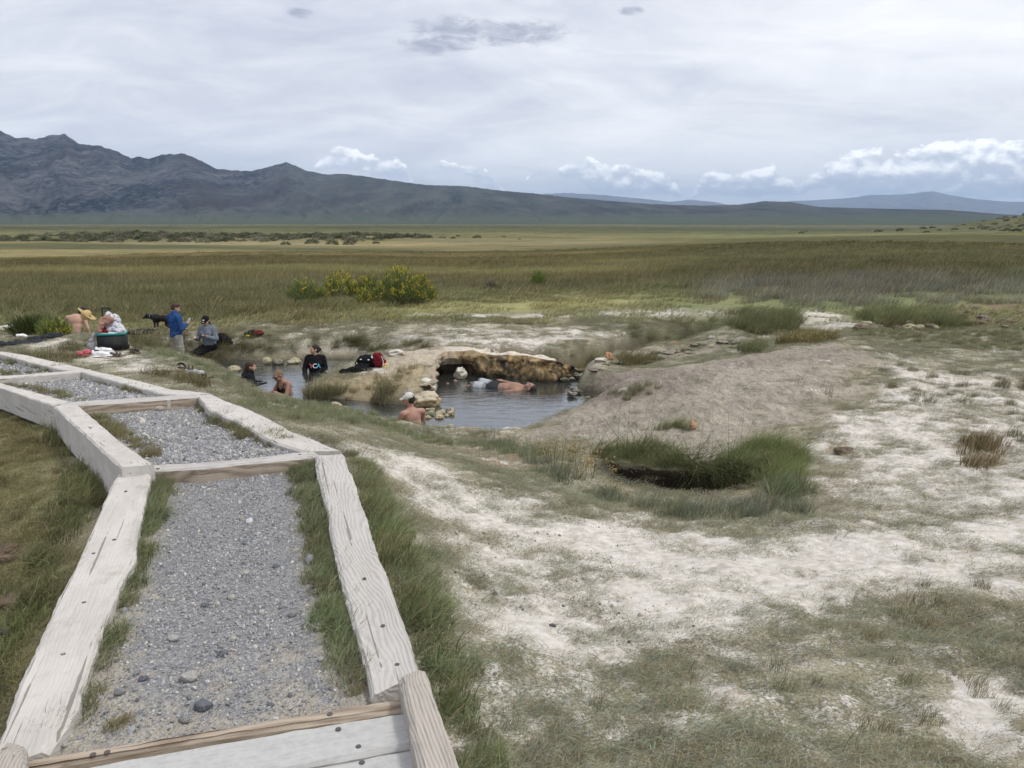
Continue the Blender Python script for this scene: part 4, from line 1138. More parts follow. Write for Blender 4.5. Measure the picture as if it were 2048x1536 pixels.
# grit and small chips strewn over the crust on the right
x, y = dens([(720, 1000), (1000, 1010), (1300, 1050), (1500, 1250), (1400, 1450), (1000, 1500), (900, 1200)], 190, .4)
k = off_path(x, y, .15) & (fbm(x * 3, y * 3, 83, 3) > .47); x, y = x[k], y[k]; z = ground_z(x, y); m_ = len(x); sc = .0055 * np.exp(RNG.normal(0, .45, m_))
g_ = np.clip(RNG.normal(.26, .12, m_), .1, .6)
GP.append((np.stack([x, y, z + sc * .3], 1), RNG.uniform(0, 6.28, (m_, 3)), np.stack([sc] * 3, 1), RNG.integers(0, 5, m_), np.stack([g_, g_ * .97, g_ * .95], 1)))
gp = [np.concatenate(q) for q in zip(*GP)]
scatter('gravel', gp[0], gp[1], gp[2], gp[3], gp[4], PS, m_peb)

# ------------------------------------------------------------------ solid bodies grown from simple volumes
def add_ball(bm, c_, rad, rot=None, seg=16):
    M = Matrix.Translation(Vector(c_)) @ (rot.to_4x4() if rot is not None else Matrix.Identity(4)) @ Matrix.Diagonal((*((rad,) * 3 if np.ndim(rad) == 0 else rad), 1))
    bmesh.ops.create_uvsphere(bm, u_segments=seg, v_segments=seg // 2 + 2, radius=1.0, matrix=M)


def add_cone(bm, a, b, ra, rb, seg=12):
    a, b = Vector(a), Vector(b); q = bmesh.new()
    add_ball(q, a, ra, None, seg); add_ball(q, b, rb, None, seg)
    r_ = bmesh.ops.convex_hull(q, input=q.verts[:])
    bmesh.ops.delete(q, geom=[g for g in r_['geom_interior'] + r_['geom_unused'] if isinstance(g, bmesh.types.BMVert)], context='VERTS')
    me = bpy.data.meshes.new('t'); q.to_mesh(me); q.free(); bm.from_mesh(me); bpy.data.meshes.remove(me)


def add_slab(bm, c_, half, rot=None):
    M = Matrix.Translation(Vector(c_)) @ (rot.to_4x4() if rot is not None else Matrix.Identity(4)) @ Matrix.Diagonal((half[0] * 2, half[1] * 2, half[2] * 2, 1))
    bmesh.ops.create_cube(bm, size=1.0, matrix=M)


def grow(name, fill, voxel, m, parent=None, iters=4, wrinkle=0.0, wscale=9.0, stretch=(1, 1, 1), seed=0, pickmat=None):
    """fill(bm) adds volumes; they are fused into one continuous skin"""
    bm = bmesh.new(); fill(bm); me = bpy.data.meshes.new(name); bm.to_mesh(me); bm.free()
    o = bpy.data.objects.new(name, me); COL.objects.link(o)
    r_ = o.modifiers.new('r', 'REMESH'); r_.mode = 'VOXEL'; r_.voxel_size = voxel
    s_ = o.modifiers.new('s', 'SMOOTH'); s_.iterations = iters; s_.factor = .5
    dg = bpy.context.evaluated_depsgraph_get(); dg.update()
    nm = bpy.data.meshes.new_from_object(o.evaluated_get(dg)); o.modifiers.clear(); o.data = nm; bpy.data.meshes.remove(me); nm.name = name
    for mm in (m if isinstance(m, (list, tuple)) else [m]):
        nm.materials.append(mm)
    if wrinkle:
        co = np.empty(len(nm.vertices) * 3, np.float32); nm.vertices.foreach_get('co', co); co = co.reshape(-1, 3)
        no = np.empty(len(nm.vertices) * 3, np.float32); nm.vertices.foreach_get('normal', no); no = no.reshape(-1, 3)
        d_ = np.array([abs(mnoise.noise(Vector((p[0] * wscale * stretch[0] + seed * 5, p[1] * wscale * stretch[1], p[2] * wscale * stretch[2])))) * 1.3 + .5 * mnoise.noise(Vector(p.tolist()) * wscale * 2.3) for p in co])
        nm.vertices.foreach_set('co', (co + no * ((d_ - .25) * wrinkle)[:, None]).ravel())
    if pickmat:
        for f_ in nm.polygons:
            f_.material_index = pickmat(f_.center)
    nm.polygons.foreach_set('use_smooth', np.ones(len(nm.polygons), bool)); nm.update()
    o.parent = parent
    return o


# ------------------------------------------------------------------ rocks
def rock_mat(name, a, b, top=None, moss=None, sc_=1.0):
    m, t = mat(name)
    n1_ = t.noise(t.co, 6 * sc_, 6, .65, .6); n2_ = t.noise(t.co, 26 * sc_, 5, .7)
    cc = t.mix(t.ss(t.math('ADD', t.math('MULTIPLY', n1_, .65), t.math('MULTIPLY', n2_, .35)), .38, .62), a, b)
    nz_ = t.sep(t.add('ShaderNodeNewGeometry').outputs['Normal'])[2]
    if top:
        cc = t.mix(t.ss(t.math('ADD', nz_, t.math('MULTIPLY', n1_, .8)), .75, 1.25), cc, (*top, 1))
    if moss:
        cc = t.mix(t.ss(t.noise(t.co, 4 * sc_, 4), .5, .62), cc, (*moss, 1))
    t.put(t.b.inputs['Base Color'], cc); t.put(t.b.inputs['Normal'], t.bump(t.math('ADD', n1_, t.math('MULTIPLY', n2_, .6)), .9, .03)); t.b.inputs['Roughness'].default_value = .9
    return m


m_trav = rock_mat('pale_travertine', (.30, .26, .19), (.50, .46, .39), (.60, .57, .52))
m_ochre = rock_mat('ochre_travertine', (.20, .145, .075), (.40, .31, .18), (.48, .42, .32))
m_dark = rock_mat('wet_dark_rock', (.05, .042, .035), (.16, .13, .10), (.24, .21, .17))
m_yel = rock_mat('yellowish_rock', (.30, .26, .16), (.46, .42, .29))
m_orange = rock_mat('orange_rock', (.42, .20, .08), (.60, .42, .28))
m_moss = rock_mat('algae_rock', (.12, .10, .06), (.30, .25, .17), None, (.07, .10, .06))
m_stone = rock_mat('grey_stone', (.22, .225, .23), (.36, .36, .35), sc_=3)
m_stone2 = rock_mat('blue_grey_stone', (.13, .14, .165), (.22, .23, .25), sc_=3)
m_stone3 = rock_mat('pale_stone', (.40, .385, .35), (.55, .53, .50), sc_=3)
m_clod = rock_mat('clod_earth', (.11, .078, .056), (.22, .165, .12), sc_=2)


def rock(px, py, wpx, m, label, cat='rock', group=None, tall=.7, z=None, seed=1, name='rock', lump=.45, sink=.25, deep=.8, rz=0):
    p = G(px, py) if z is None else at(px, py, z)
    dist = math.hypot(p.y, CAM_Z - p.z); r_ = wpx / F * dist * .5
    bm = bmesh.new(); bmesh.ops.create_icosphere(bm, subdivisions=4, radius=1.0)
    o_ = Vector((seed * 3.77, seed * 1.31, seed * .7))
    for v_ in bm.verts:
        q = v_.co.normalized()
        f_ = 1 + lump * mnoise.noise(q * 1.0 + o_) + lump * .55 * mnoise.noise(q * 2.3 + o_) + lump * .3 * mnoise.noise(q * 5.0 + o_) + lump * .15 * mnoise.noise(q * 11 + o_)
        cell = mnoise.cell(q * 1.7 + o_) * .12 * lump
        v_.co = Vector((q.x, q.y * deep, q.z * tall)) * (f_ + cell) * r_
    o = link(name, bm, m); o.location = (p.x, p.y, p.z + r_ * tall * (1 - 2 * sink)); o.rotation_euler = (0, 0, rz)
    tag(o, label, cat, group); return o


# the hollowed rim of travertine behind the front pool
RIM = [(858, 800, .12), (866, 784, .15), (872, 768, .25), (880, 756, .55), (905, 751, .75), (932, 751, .5), (950, 752, .08), (985, 754, -.12), (1010, 755, -.02), (1045, 758, -.16), (1075, 760, -.04), (1100, 762, -.14), (1128, 762, -.05), (1150, 748, .05), (1180, 735, .05)]
rx_ = [at(a, b, 0.0) for a, b, _ in RIM]
pts_ = []
for i in range(len(RIM) - 1):
    for k in range(16):
        f_ = k / 16; pts_.append((rx_[i].lerp(rx_[i + 1], f_), RIM[i][2] + (RIM[i + 1][2] - RIM[i][2]) * f_, (i + f_) / (len(RIM) - 1)))
sm_ = []
for i in range(len(pts_)):
    lo_, hi_ = max(0, i - 8), min(len(pts_), i + 9); sm_.append((sum((pts_[k][0] for k in range(lo_, hi_)), Vector()) / (hi_ - lo_), sum(pts_[k][1] for k in range(lo_, hi_)) / (hi_ - lo_), pts_[i][2]))
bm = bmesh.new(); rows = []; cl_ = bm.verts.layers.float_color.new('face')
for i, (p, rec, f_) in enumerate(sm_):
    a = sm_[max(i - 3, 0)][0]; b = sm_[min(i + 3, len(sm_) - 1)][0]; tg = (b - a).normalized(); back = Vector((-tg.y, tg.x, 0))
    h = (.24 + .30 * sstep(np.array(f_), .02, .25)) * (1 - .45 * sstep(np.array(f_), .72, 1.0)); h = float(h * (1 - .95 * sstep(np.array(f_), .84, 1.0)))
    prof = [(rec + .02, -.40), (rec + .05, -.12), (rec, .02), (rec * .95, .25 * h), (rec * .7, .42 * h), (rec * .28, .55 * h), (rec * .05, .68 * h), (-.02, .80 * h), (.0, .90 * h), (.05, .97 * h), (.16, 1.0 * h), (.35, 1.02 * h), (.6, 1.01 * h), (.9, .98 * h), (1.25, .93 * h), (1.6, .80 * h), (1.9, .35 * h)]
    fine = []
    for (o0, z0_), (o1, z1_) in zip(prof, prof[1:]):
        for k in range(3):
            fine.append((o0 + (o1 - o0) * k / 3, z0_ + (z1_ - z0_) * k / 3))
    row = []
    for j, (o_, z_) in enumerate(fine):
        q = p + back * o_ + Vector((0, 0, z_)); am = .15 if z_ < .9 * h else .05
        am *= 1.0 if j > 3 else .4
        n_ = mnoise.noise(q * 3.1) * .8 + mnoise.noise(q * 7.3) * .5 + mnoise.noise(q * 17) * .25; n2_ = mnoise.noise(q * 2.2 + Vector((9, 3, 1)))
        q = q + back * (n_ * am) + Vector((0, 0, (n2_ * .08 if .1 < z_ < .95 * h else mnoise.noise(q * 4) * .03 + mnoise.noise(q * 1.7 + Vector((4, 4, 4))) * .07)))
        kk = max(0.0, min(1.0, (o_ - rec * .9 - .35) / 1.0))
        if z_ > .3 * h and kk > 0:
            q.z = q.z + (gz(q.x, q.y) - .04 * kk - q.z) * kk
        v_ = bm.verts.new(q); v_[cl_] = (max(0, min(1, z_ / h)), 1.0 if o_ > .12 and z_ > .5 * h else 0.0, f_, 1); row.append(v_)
    rows.append(row)
for r0, r1 in zip(rows, rows[1:]):
    for j in range(len(r0) - 1):
        bm.faces.new((r0[j], r1[j], r1[j + 1], r0[j + 1]))
bmesh.ops.recalc_face_normals(bm, faces=bm.faces)
m_rim, t = mat('stained_travertine')
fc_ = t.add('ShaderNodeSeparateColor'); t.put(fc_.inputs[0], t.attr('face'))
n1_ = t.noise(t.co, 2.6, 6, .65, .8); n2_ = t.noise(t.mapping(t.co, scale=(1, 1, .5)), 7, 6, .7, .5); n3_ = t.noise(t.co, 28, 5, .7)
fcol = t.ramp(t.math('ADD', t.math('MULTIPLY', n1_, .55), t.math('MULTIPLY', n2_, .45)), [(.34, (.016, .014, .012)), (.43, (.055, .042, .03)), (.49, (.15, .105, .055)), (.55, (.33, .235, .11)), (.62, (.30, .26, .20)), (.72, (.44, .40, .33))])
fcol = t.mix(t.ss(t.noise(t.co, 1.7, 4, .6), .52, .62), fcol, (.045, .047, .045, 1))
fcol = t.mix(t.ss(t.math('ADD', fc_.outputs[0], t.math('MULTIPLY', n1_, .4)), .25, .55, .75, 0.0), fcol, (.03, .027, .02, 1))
topc = t.ramp(t.math('ADD', t.math('MULTIPLY', n3_, .5), t.math('MULTIPLY', n2_, .5)), [(.36, (.36, .30, .21)), (.5, (.55, .50, .43)), (.64, (.70, .67, .62))])
cc = t.mix(t.ss(t.math('ADD', fc_.outputs[1], t.math('MULTIPLY', t.math('SUBTRACT', n2_, .5), 1.4)), .35, .7), fcol, topc)
lim = t.ss(fc_.outputs[2], .40, .18)
cc = t.mix(t.math('MULTIPLY', lim, .85), cc, t.ramp(n2_, [(.35, (.25, .205, .145)), (.65, (.43, .375, .29))]))
t.put(t.b.inputs['Base Color'], t.mix(t.ss(n3_, .35, .65), cc, t.mix(1.0, cc, (1.25, 1.22, 1.18, 1), 'MULTIPLY')))
t.put(t.b.inputs['Normal'], t.bump(t.math('ADD', n2_, t.math('MULTIPLY', n3_, .5)), .9, .05))
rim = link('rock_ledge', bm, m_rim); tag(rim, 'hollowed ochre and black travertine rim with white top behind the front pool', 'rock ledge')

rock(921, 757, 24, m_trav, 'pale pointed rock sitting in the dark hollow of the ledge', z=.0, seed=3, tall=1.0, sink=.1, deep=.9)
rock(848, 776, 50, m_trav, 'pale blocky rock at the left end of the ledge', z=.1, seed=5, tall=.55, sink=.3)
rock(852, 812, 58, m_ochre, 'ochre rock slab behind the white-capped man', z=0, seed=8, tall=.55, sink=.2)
rock(858, 832, 26, m_moss, 'mossy low rock in the water beside the man in the white cap', z=-.02, seed=9, tall=.4)
rock(534, 728, 18, m_yel, 'round yellowish boulder on the far bank of the back pool', z=.0, seed=11, tall=.85, sink=.05, lump=.2)
rock(444, 748, 24, m_dark, 'dark wet rock with a pale top at the left of the back pool', z=0, seed=12, tall=.6, sink=.15)
rock(468, 742, 26, m_yel, 'low tan rock left of the woman in the black jacket', z=0, seed=13, tall=.5, sink=.2)
rock(555, 728, 20, m_dark, 'brown rock just right of the round yellowish boulder', z=0, seed=14, tall=.6, sink=.2)
rock(588, 726, 24, m_yel, 'flat tan rock at the foot of the bank near the lettered shirt', z=0, seed=15, tall=.5, sink=.2)
rock(672, 814, 22, m_ochre, 'tan stone in the shallows between the two pools', z=0, seed=16, tall=.6)
rock(690, 818, 14, m_dark, 'small dark stone in the shallows between the two pools', z=0, seed=17, tall=.6)
rock(792, 712, 34, m_trav, 'white crumbly rock behind the maroon bag', seed=18, tall=.5)
SH = 'stones of the little bar beside the cap man'
for k in range(22):
    rock(868 + RNG.uniform(-14, 38), 830 + RNG.uniform(-9, 8), RNG.uniform(9, 15), [m_yel, m_ochre, m_dark, m_yel][k % 4], 'tan stone in the bar of pebbles right of the white-capped man', 'stone', SH, z=-.01, seed=40 + k, name='stone', tall=.6, sink=.1)
SH2 = 'stones along the near shore'
for k in range(20):
    f_ = RNG.uniform(); rock(885 + 85 * f_, 856 + 12 * f_ + RNG.uniform(-3, 4), RNG.uniform(9, 17), [m_yel, m_dark, m_ochre, m_ochre][k % 4], 'rough stone lining the near edge of the front pool', 'stone', SH2, z=.02, seed=70 + k, name='stone', tall=.6, sink=.15)
rock(1024, 864, 40, m_trav, 'flat tan slab at the near right edge of the front pool', z=.01, seed=91, tall=.3)
OUT = 'stones at the pool outlet'
for k in range(10):
    rock(1150 + RNG.uniform(-22, 30), 778 + RNG.uniform(-26, 22), RNG.uniform(10, 22), [m_moss, m_dark, m_moss, m_dark][k % 4], 'mossy stone in the outlet at the right of the front pool', 'stone', OUT, z=.02, seed=100 + k, name='stone', tall=.5, sink=.15)
rock(1387, 858, 14, m_orange, 'small orange rock beside the grass tuft on the mud', seed=121, tall=1.1, sink=.05)
rock(1218, 719, 17, m_orange, 'orange rock left of the stream grass tuft', seed=122, tall=.9, sink=.1); rock(1202, 722, 26, m_trav, 'white slab beside the orange rock at the stream', seed=123, tall=.35)
rock(1350, 688, 14, m_orange, 'flat orange rock out on the stream bed', seed=124, tall=.4); rock(1422, 677, 14, m_stone3, 'white rock at the head of the stream', seed=125, tall=.5)
STR = 'slabs along the stream'
for k in range(26):
    f_ = RNG.uniform(); rock(1190 + 290 * f_ + RNG.uniform(-10, 10), 735 - 50 * f_ + RNG.uniform(-12, 12), RNG.uniform(10, 30), [m_dark, m_moss, m_dark, m_moss][k % 4], 'flat stone in or beside the stream behind the mud mound', 'stone', STR, seed=130 + k, name='stone', tall=.3, sink=.3)
rock(14, 690, 46, m_trav, 'big pale rock at the left edge of the picture', z=.35, seed=161, tall=1.05, sink=.3)
rock(20, 664, 60, m_trav, 'white flat rock on top at the left edge', z=.7, seed=162, tall=.3)
rock(1690, 905, 46, m_clod, 'brown earth clod breaking through the white crust', seed=163, tall=.3, name='earth_clod', cat='clod')
WR = 'crumbling rocks on the right'
for k in range(16):
    rock(1740 + RNG.uniform(-30, 130), 655 + RNG.uniform(-8, 10), RNG.uniform(12, 30), m_yel if k % 3 == 0 else m_clod, 'crumbly pale or brown rock among grass at the far right', 'rock', WR, seed=170 + k, tall=.6)
BR = 'earth clods of the brown patch'
for k in range(40):
    rock(1980 + RNG.uniform(-90, 110), 632 + RNG.uniform(-16, 24), RNG.uniform(8, 26), [m_clod, m_clod, m_dark, m_clod][k % 4], 'clod in the broken brown earth at the right edge', 'clod', BR, seed=200 + k, name='earth_clod', tall=.5)
rock(14, 1112, 62, m_clod, 'upper of two brown earth clods left of the path', 'clod', seed=250, name='earth_clod', tall=.4, lump=.7); rock(12, 1216, 66, m_clod, 'lower of two brown earth clods left of the path', 'clod', seed=251, name='earth_clod', tall=.4, lump=.7)
rock(10, 1264, 28, m_stone2, 'blue grey stone in the grass below the two clods', 'stone', seed=252, name='stone', tall=.5, lump=.2)


def gz_b1(px, py):
    z_ = 2.0
    for _ in range(4):
        p = on_plane(px, py, 0, z_, 0); z_ = float(bay_z(B1)(np.array([p.x]), np.array([p.y]))[0])
    return on_plane(px, py, 0, z_, 0)


def path_stone(px, py, wpx, m, label, seed):
    p = gz_b1(px, py); o = rock(px, py, wpx, m, label, 'stone', None, .6, p.z, seed, 'stone', .25, .12, .75, RNG.uniform(-1, 1)); return o


for a in [(380, 1360, 34, m_stone3, 'largest pale stone on the gravel near the deck', 1), (405, 1418, 32, m_stone2, 'dark blue grey stone on the gravel nearest the brown timber', 2), (347, 1281, 22, m_stone3, 'tan pebble left of the middle of the near gravel', 3),
          (446, 1311, 20, m_stone2, 'dark wedge-shaped stone in the middle of the near gravel', 4), (464, 1199, 18, m_stone3, 'pale oval pebble halfway up the near gravel', 5), (410, 1213, 15, m_stone2, 'small dark pebble left of the pale oval pebble', 6),
          (466, 1281, 17, m_stone3, 'pale pebble above the dark wedge-shaped stone', 7), (588, 1231, 20, m_stone, 'grey pebble near the right grass of the near gravel', 8), (642, 1321, 15, m_stone3, 'pale tan pebble at the right edge of the near gravel', 9),
          (552, 1135, 14, m_stone2, 'dark pebble on the right of the near gravel, farthest up', 10), (490, 1150, 19, m_stone3, 'long white pebble farthest up the near gravel', 11), (370, 1443, 22, m_stone, 'flat grey stone half buried below the dark blue grey one', 12),
          (541, 1413, 14, m_stone2, 'small dark stone beside the brown timber at the right', 13), (288, 1360, 18, m_stone2, 'dark pebble by the left grass low on the near gravel', 14), (240, 1388, 20, m_stone, 'grey stone in the grass at the left low corner of the gravel', 15)]:
    path_stone(*a[:5], 300 + a[5])
o = rock(455, 806, 14, m_stone3, 'single pale stone by the second riser', 'stone', None, .6, S2(319, 806).z - .08, 330, 'stone', .2); o.location = S2(319, 807) - Vector((0, 0, .05))

# ------------------------------------------------------------------ shrubs and flowers
m_leafy = None


def leaf_mat(name, a, b, tip=None):
    m, t = mat(name)
    sp = t.add('ShaderNodeSeparateColor'); t.put(sp.inputs[0], t.attr('blade'))
    cc = t.mix(sp.outputs[1], a, b)
    k = t.comb(sp.outputs[0], sp.outputs[0], sp.outputs[0]); cc = t.mix(1.0, cc, k, 'MULTIPLY')
    d_ = t.add('ShaderNodeBsdfDiffuse'); t.put(d_.inputs[0], cc); tl = t.add('ShaderNodeBsdfTranslucent'); t.put(tl.inputs[0], cc)
    x_ = t.add('ShaderNodeMixShader'); x_.inputs[0].default_value = .3; t.l.new(d_.outputs[0], x_.inputs[1]); t.l.new(tl.outputs[0], x_.inputs[2])
    t.l.new(x_.outputs[0], t.out.inputs[0]); t.n.remove(t.b); return m


m_bstem = leaf_mat('grey_stem', (.20, .18, .14), (.12, .10, .075)); m_bleaf = leaf_mat('shrub_leaf', (.135, .175, .06), (.21, .245, .09)); m_bflow = leaf_mat('yellow_bloom', (.58, .46, .05), (.42, .37, .08))
m_ddark = leaf_mat('dark_leaf', (.06, .075, .03), (.10, .115, .045)); m_seed = leaf_mat('cream_seed_head', (.55, .45, .28), (.45, .30, .12)); m_rstem = leaf_mat('rusty_stem', (.22, .17, .06), (.15, .15, .06)); m_lime = leaf_mat('lime_leaf', (.17, .23, .05), (.13, .18, .055))


def ribbons(name, L, m, parent):
    """L: (root, tip, bend, width, shade, mixvalue)"""
    V, Fc, C = [], [], []
    for (a, b, bend, wd, sh, mv) in L:
        k = len(V); ax = (b - a); s_ = ax.cross(Vector((random.uniform(-1, 1), random.uniform(-1, 1), .3)))
        if s_.length < 1e-6:
            s_ = Vector((1, 0, 0))
        s_.normalize()
        for i in range(4):
            f_ = i / 3; p = a.lerp(b, f_) + bend * (f_ * (1 - f_) * 4); ww = wd * (1 - f_ ** 2 * .8) * .5
            V += [p - s_ * ww, p + s_ * ww]; C += [(sh * (.85 + .25 * f_), mv, f_)] * 2
        for i in range(3):
            q = k + 2 * i; Fc.append((q, q + 1, q + 3, q + 2))
    me = bpy.data.meshes.new(name); me.from_pydata([tuple(v_) for v_ in V], [], Fc); vcol(me, 'blade', np.array(C)); me.materials.append(m)
    me.polygons.foreach_set('use_smooth', np.ones(len(me.polygons), bool))
    o = bpy.data.objects.new(name, me); COL.objects.link(o); o.parent = parent; return o


def shrub(px, py, wpx, hpx, label, seed, flowers=.5, leaf=None, group=None, cat='shrub', dens_=1.0, z=None, ragged=.25):
    p = G(px, py); dist = p.y; sc = dist / F; Rr = wpx * sc * .5; H_ = hpx * sc
    random.seed(seed); root = empty('rabbitbrush' if cat == 'shrub' else 'bush', (p.x, p.y, p.z - .03), label=label, cat=cat, group=group)
    st, lf_, fl_ = [], [], []
    for i in range(int(110 * dens_)):
        a = random.uniform(0, 6.283); q = math.sqrt(random.random()); e = math.cos(q * 1.45)
        top = Vector((math.cos(a) * Rr * q, math.sin(a) * Rr * q, H_ * (.25 + .75 * e) * random.uniform(1 - ragged, 1.05)))
        b0 = Vector((math.cos(a) * Rr * .22 * q, math.sin(a) * Rr * .22 * q, 0))
        bend = Vector((math.cos(a), math.sin(a), 0)) * Rr * .10 + Vector((0, 0, .02))
        st.append((b0, b0.lerp(top, .8), bend, .014, random.uniform(.7, 1.3), random.random()))
        axis = (top - b0)
        for k in range(int(15)):
            f_ = random.uniform(.40, 1.0); s_ = b0.lerp(top, f_) + bend * (f_ * (1 - f_) * 4) + Vector([random.gauss(0, .055) for _ in range(3)])
            d_ = axis.normalized() * random.uniform(.07, .17) + Vector((random.gauss(0, .035), random.gauss(0, .035), random.gauss(.03, .02)))
            lf_.append((s_, s_ + d_, Vector((random.gauss(0, .008), random.gauss(0, .008), 0)), .017, random.uniform(.6, 1.35), random.random()))
        if random.random() < flowers:
            for k in range(9):
                s_ = top + Vector([random.gauss(0, .045) for _ in range(3)]); fl_.append((s_, s_ + Vector((random.gauss(0, .02), random.gauss(0, .02), .05)), Vector(), .035, random.uniform(.7, 1.3), random.random()))
    ribbons('stems', st, m_bstem, root); ribbons('foliage', lf_, leaf or m_bleaf, root)
    if fl_:
        ribbons('blossoms', fl_, m_bflow, root)
    return root


RB = 'rabbitbrush clump on the meadow'
shrub(612, 606, 80, 54, 'leftmost rabbitbrush of the clump, mostly green', 1, .15, group=RB)
shrub(682, 603, 84, 62, 'rabbitbrush second from the left, topped with yellow bloom', 2, .6, group=RB)
shrub(742, 600, 70, 52, 'low rabbitbrush between the yellow-topped one and the biggest one', 3, .45, group=RB)
shrub(735, 611, 46, 34, 'smallest yellow-flecked rabbitbrush in front of the gap in the clump', 6, .7, group=RB, dens_=.6)
shrub(800, 611, 105, 80, 'biggest and tallest rabbitbrush of the clump', 4, .30, group=RB, dens_=2.2)
shrub(842, 609, 62, 60, 'rightmost rabbitbrush leaning against the biggest one', 5, .4, group=RB)
shrub(1078, 578, 34, 38, 'lone lime green bush out on the meadow', 7, 0, m_lime, cat='bush', dens_=.5)
shrub(984, 582, 30, 24, 'dead brown stump of a bush on the meadow', 8, 0, m_bstem, cat='bush', dens_=.35, ragged=.6)
shrub(108, 672, 52, 30, 'yellow-green bush left of the shirtless man', 9, .5, cat='bush', dens_=.9); shrub(62, 672, 70, 40, 'dark green bush at the far left beside the white rock', 10, 0, m_ddark, cat='bush', dens_=1.0)


def wildflower(px, py, hpx, n_, label, seed, spread=.10, heads=True, group='dry flower stalks by the trench'):
    p = G(px, py); H_ = hpx * p.y / F; random.seed(seed); root = empty('wildflower', tuple(p), label=label, cat='wildflower', group=group); st, hd = [], []
    for i in range(n_):
        b0 = Vector((random.gauss(0, spread), random.gauss(0, spread * .6), 0)); tp = b0 + Vector((random.gauss(.02, .06), random.gauss(0, .05), H_ * random.uniform(.5, 1.0)))
        bd = Vector((random.gauss(0, .02), 0, 0)); st.append((b0, tp, bd, .006, random.uniform(.7, 1.2), random.random()))
        for k in range(5):
            f_ = random.uniform(.5, 1); s_ = b0.lerp(tp, f_) + bd * (f_ * (1 - f_) * 4); e = s_ + Vector((random.gauss(0, .03), random.gauss(0, .03), random.uniform(.01, .06))); st.append((s_, e, Vector(), .004, random.uniform(.7, 1.2), random.random()))
            if heads:
                for _ in range(5):
                    hd.append((e, e + Vector([random.gauss(0, .008) for _ in range(3)]), Vector(), .012, random.uniform(.8, 1.3), random.random()))
    ribbons('stalks', st, m_rstem, root)
    if hd:
        ribbons('seed_heads', hd, m_seed, root)


wildflower(1128, 935, 70, 16, 'tallest dry flower stalks with cream heads by the trench', 21, .16); wildflower(1165, 950, 70, 14, 'cream-headed dry stalks just right of the tallest ones', 22, .14)
wildflower(1178, 962, 62, 9, 'thin dry flower stalks nearest the trench mouth', 23, .10); wildflower(1085, 920, 45, 12, 'short rusty flower stalks left of the tallest ones', 24, .16); wildflower(1225, 1003, 45, 4, 'single small flower stalks in front of the trench', 25, .06)
wildflower(985, 885, 32, 22, 'low rusty weeds along the near shore', 26, .25, False, 'rusty weeds near the shore'); wildflower(1040, 898, 30, 18, 'low rusty weeds right of the shore weeds', 27, .2, False, 'rusty weeds near the shore')
wildflower(1600, 690, 32, 30, 'yellowish weeds behind the mud mound', 28, .5, True, None)

# sagebrush far out
def bushball(name, seed):
    r = random.Random(seed); V, Fc, C = [], [], []
    for i in range(260):
        a, b = r.uniform(0, 6.283), math.acos(r.uniform(0, 1)); q = r.uniform(.55, 1.05); p = Vector((math.cos(a) * math.sin(b) * .75, math.sin(a) * math.sin(b) * .75, math.cos(b) * .7)) * q
        d_ = p.normalized() * .16; s_ = d_.cross(Vector((r.uniform(-1, 1), r.uniform(-1, 1), r.uniform(-1, 1)))).normalized() * .06; k = len(V)
        V += [tuple(p - s_), tuple(p + s_), tuple(p + d_ + s_ * .3), tuple(p + d_ - s_ * .3)]; Fc.append((k, k + 1, k + 2, k + 3)); C += [(r.uniform(.55, 1.4), 0, 1)] * 4
    me = bpy.data.meshes.new(name); me.from_pydata(V, [], Fc); vcol(me, 'blade', np.array(C)); return source(name, me, m_grass)


SB = [bushball('sagebrush_%d' % k, k) for k in range(3)]
x = np.concatenate([RNG.normal(-64, 18, 420), RNG.normal(-28, 8, 150), RNG.normal(-60, 24, 60), RNG.normal(265, 50, 500), RNG.uniform(170, 280, 160)]); y = np.concatenate([RNG.normal(150, 12, 420), RNG.normal(140, 9, 150), RNG.uniform(125, 170, 60), RNG.normal(310, 30, 500), RNG.uniform(240, 300, 160)])
n = len(x); sc = RNG.uniform(.35, 1.2, n); sc[-660:] *= 1.3
cc = np.where(RNG.uniform(0, 1, (n, 1)) < .6, c(.15, .16, .10), c(.23, .225, .165)) * RNG.uniform(.7, 1.2, (n, 1))
scatter('sagebrush', np.stack([x, y, ground_z(x, y) - .1], 1), np.stack([x * 0, x * 0, RNG.uniform(0, 6.28, n)], 1), np.stack([sc * 1.3, sc * 1.3, sc], 1), RNG.integers(0, 3, n), cc, SB, m_grass)

# ------------------------------------------------------------------ people
def cloth(name, colr, var=.15, rough=.9):
    return simple(name, colr, rough, .15, .25, 120, var, 14)


m_skin_a = simple('skin', (.45, .275, .205), .6, .3, 0, 60, .10, 10); m_skin_b = simple('tanned_skin', (.30, .175, .125), .6, .3, 0, 60, .12, 10); m_skin_c = simple('ruddy_skin', (.36, .20, .15), .55, .35, 0, 60, .14, 9)
m_lip = simple('lips', (.33, .12, .10), .6); m_eye = simple('eye', (.03, .02, .015), .3, .5)
m_hair_d = simple('dark_hair', (.022, .016, .012), .6, .3, .6, 160, .4, 40); m_hair_b = simple('brown_hair', (.05, .028, .018), .6, .3, .6, 160, .4, 40); m_hair_s = simple('cropped_hair', (.19, .125, .075), .8, .2, .6, 160, .3, 60)
m_blue = cloth('blue_knit', (.022, .068, .20)); m_grey = cloth('grey_fleece', (.145, .165, .20)); m_shorts = cloth('pale_grey_shorts', (.30, .30, .285)); m_black = cloth('black_cloth', (.010, .010, .012)); m_jean = cloth('dark_blue_denim', (.035, .06, .115))
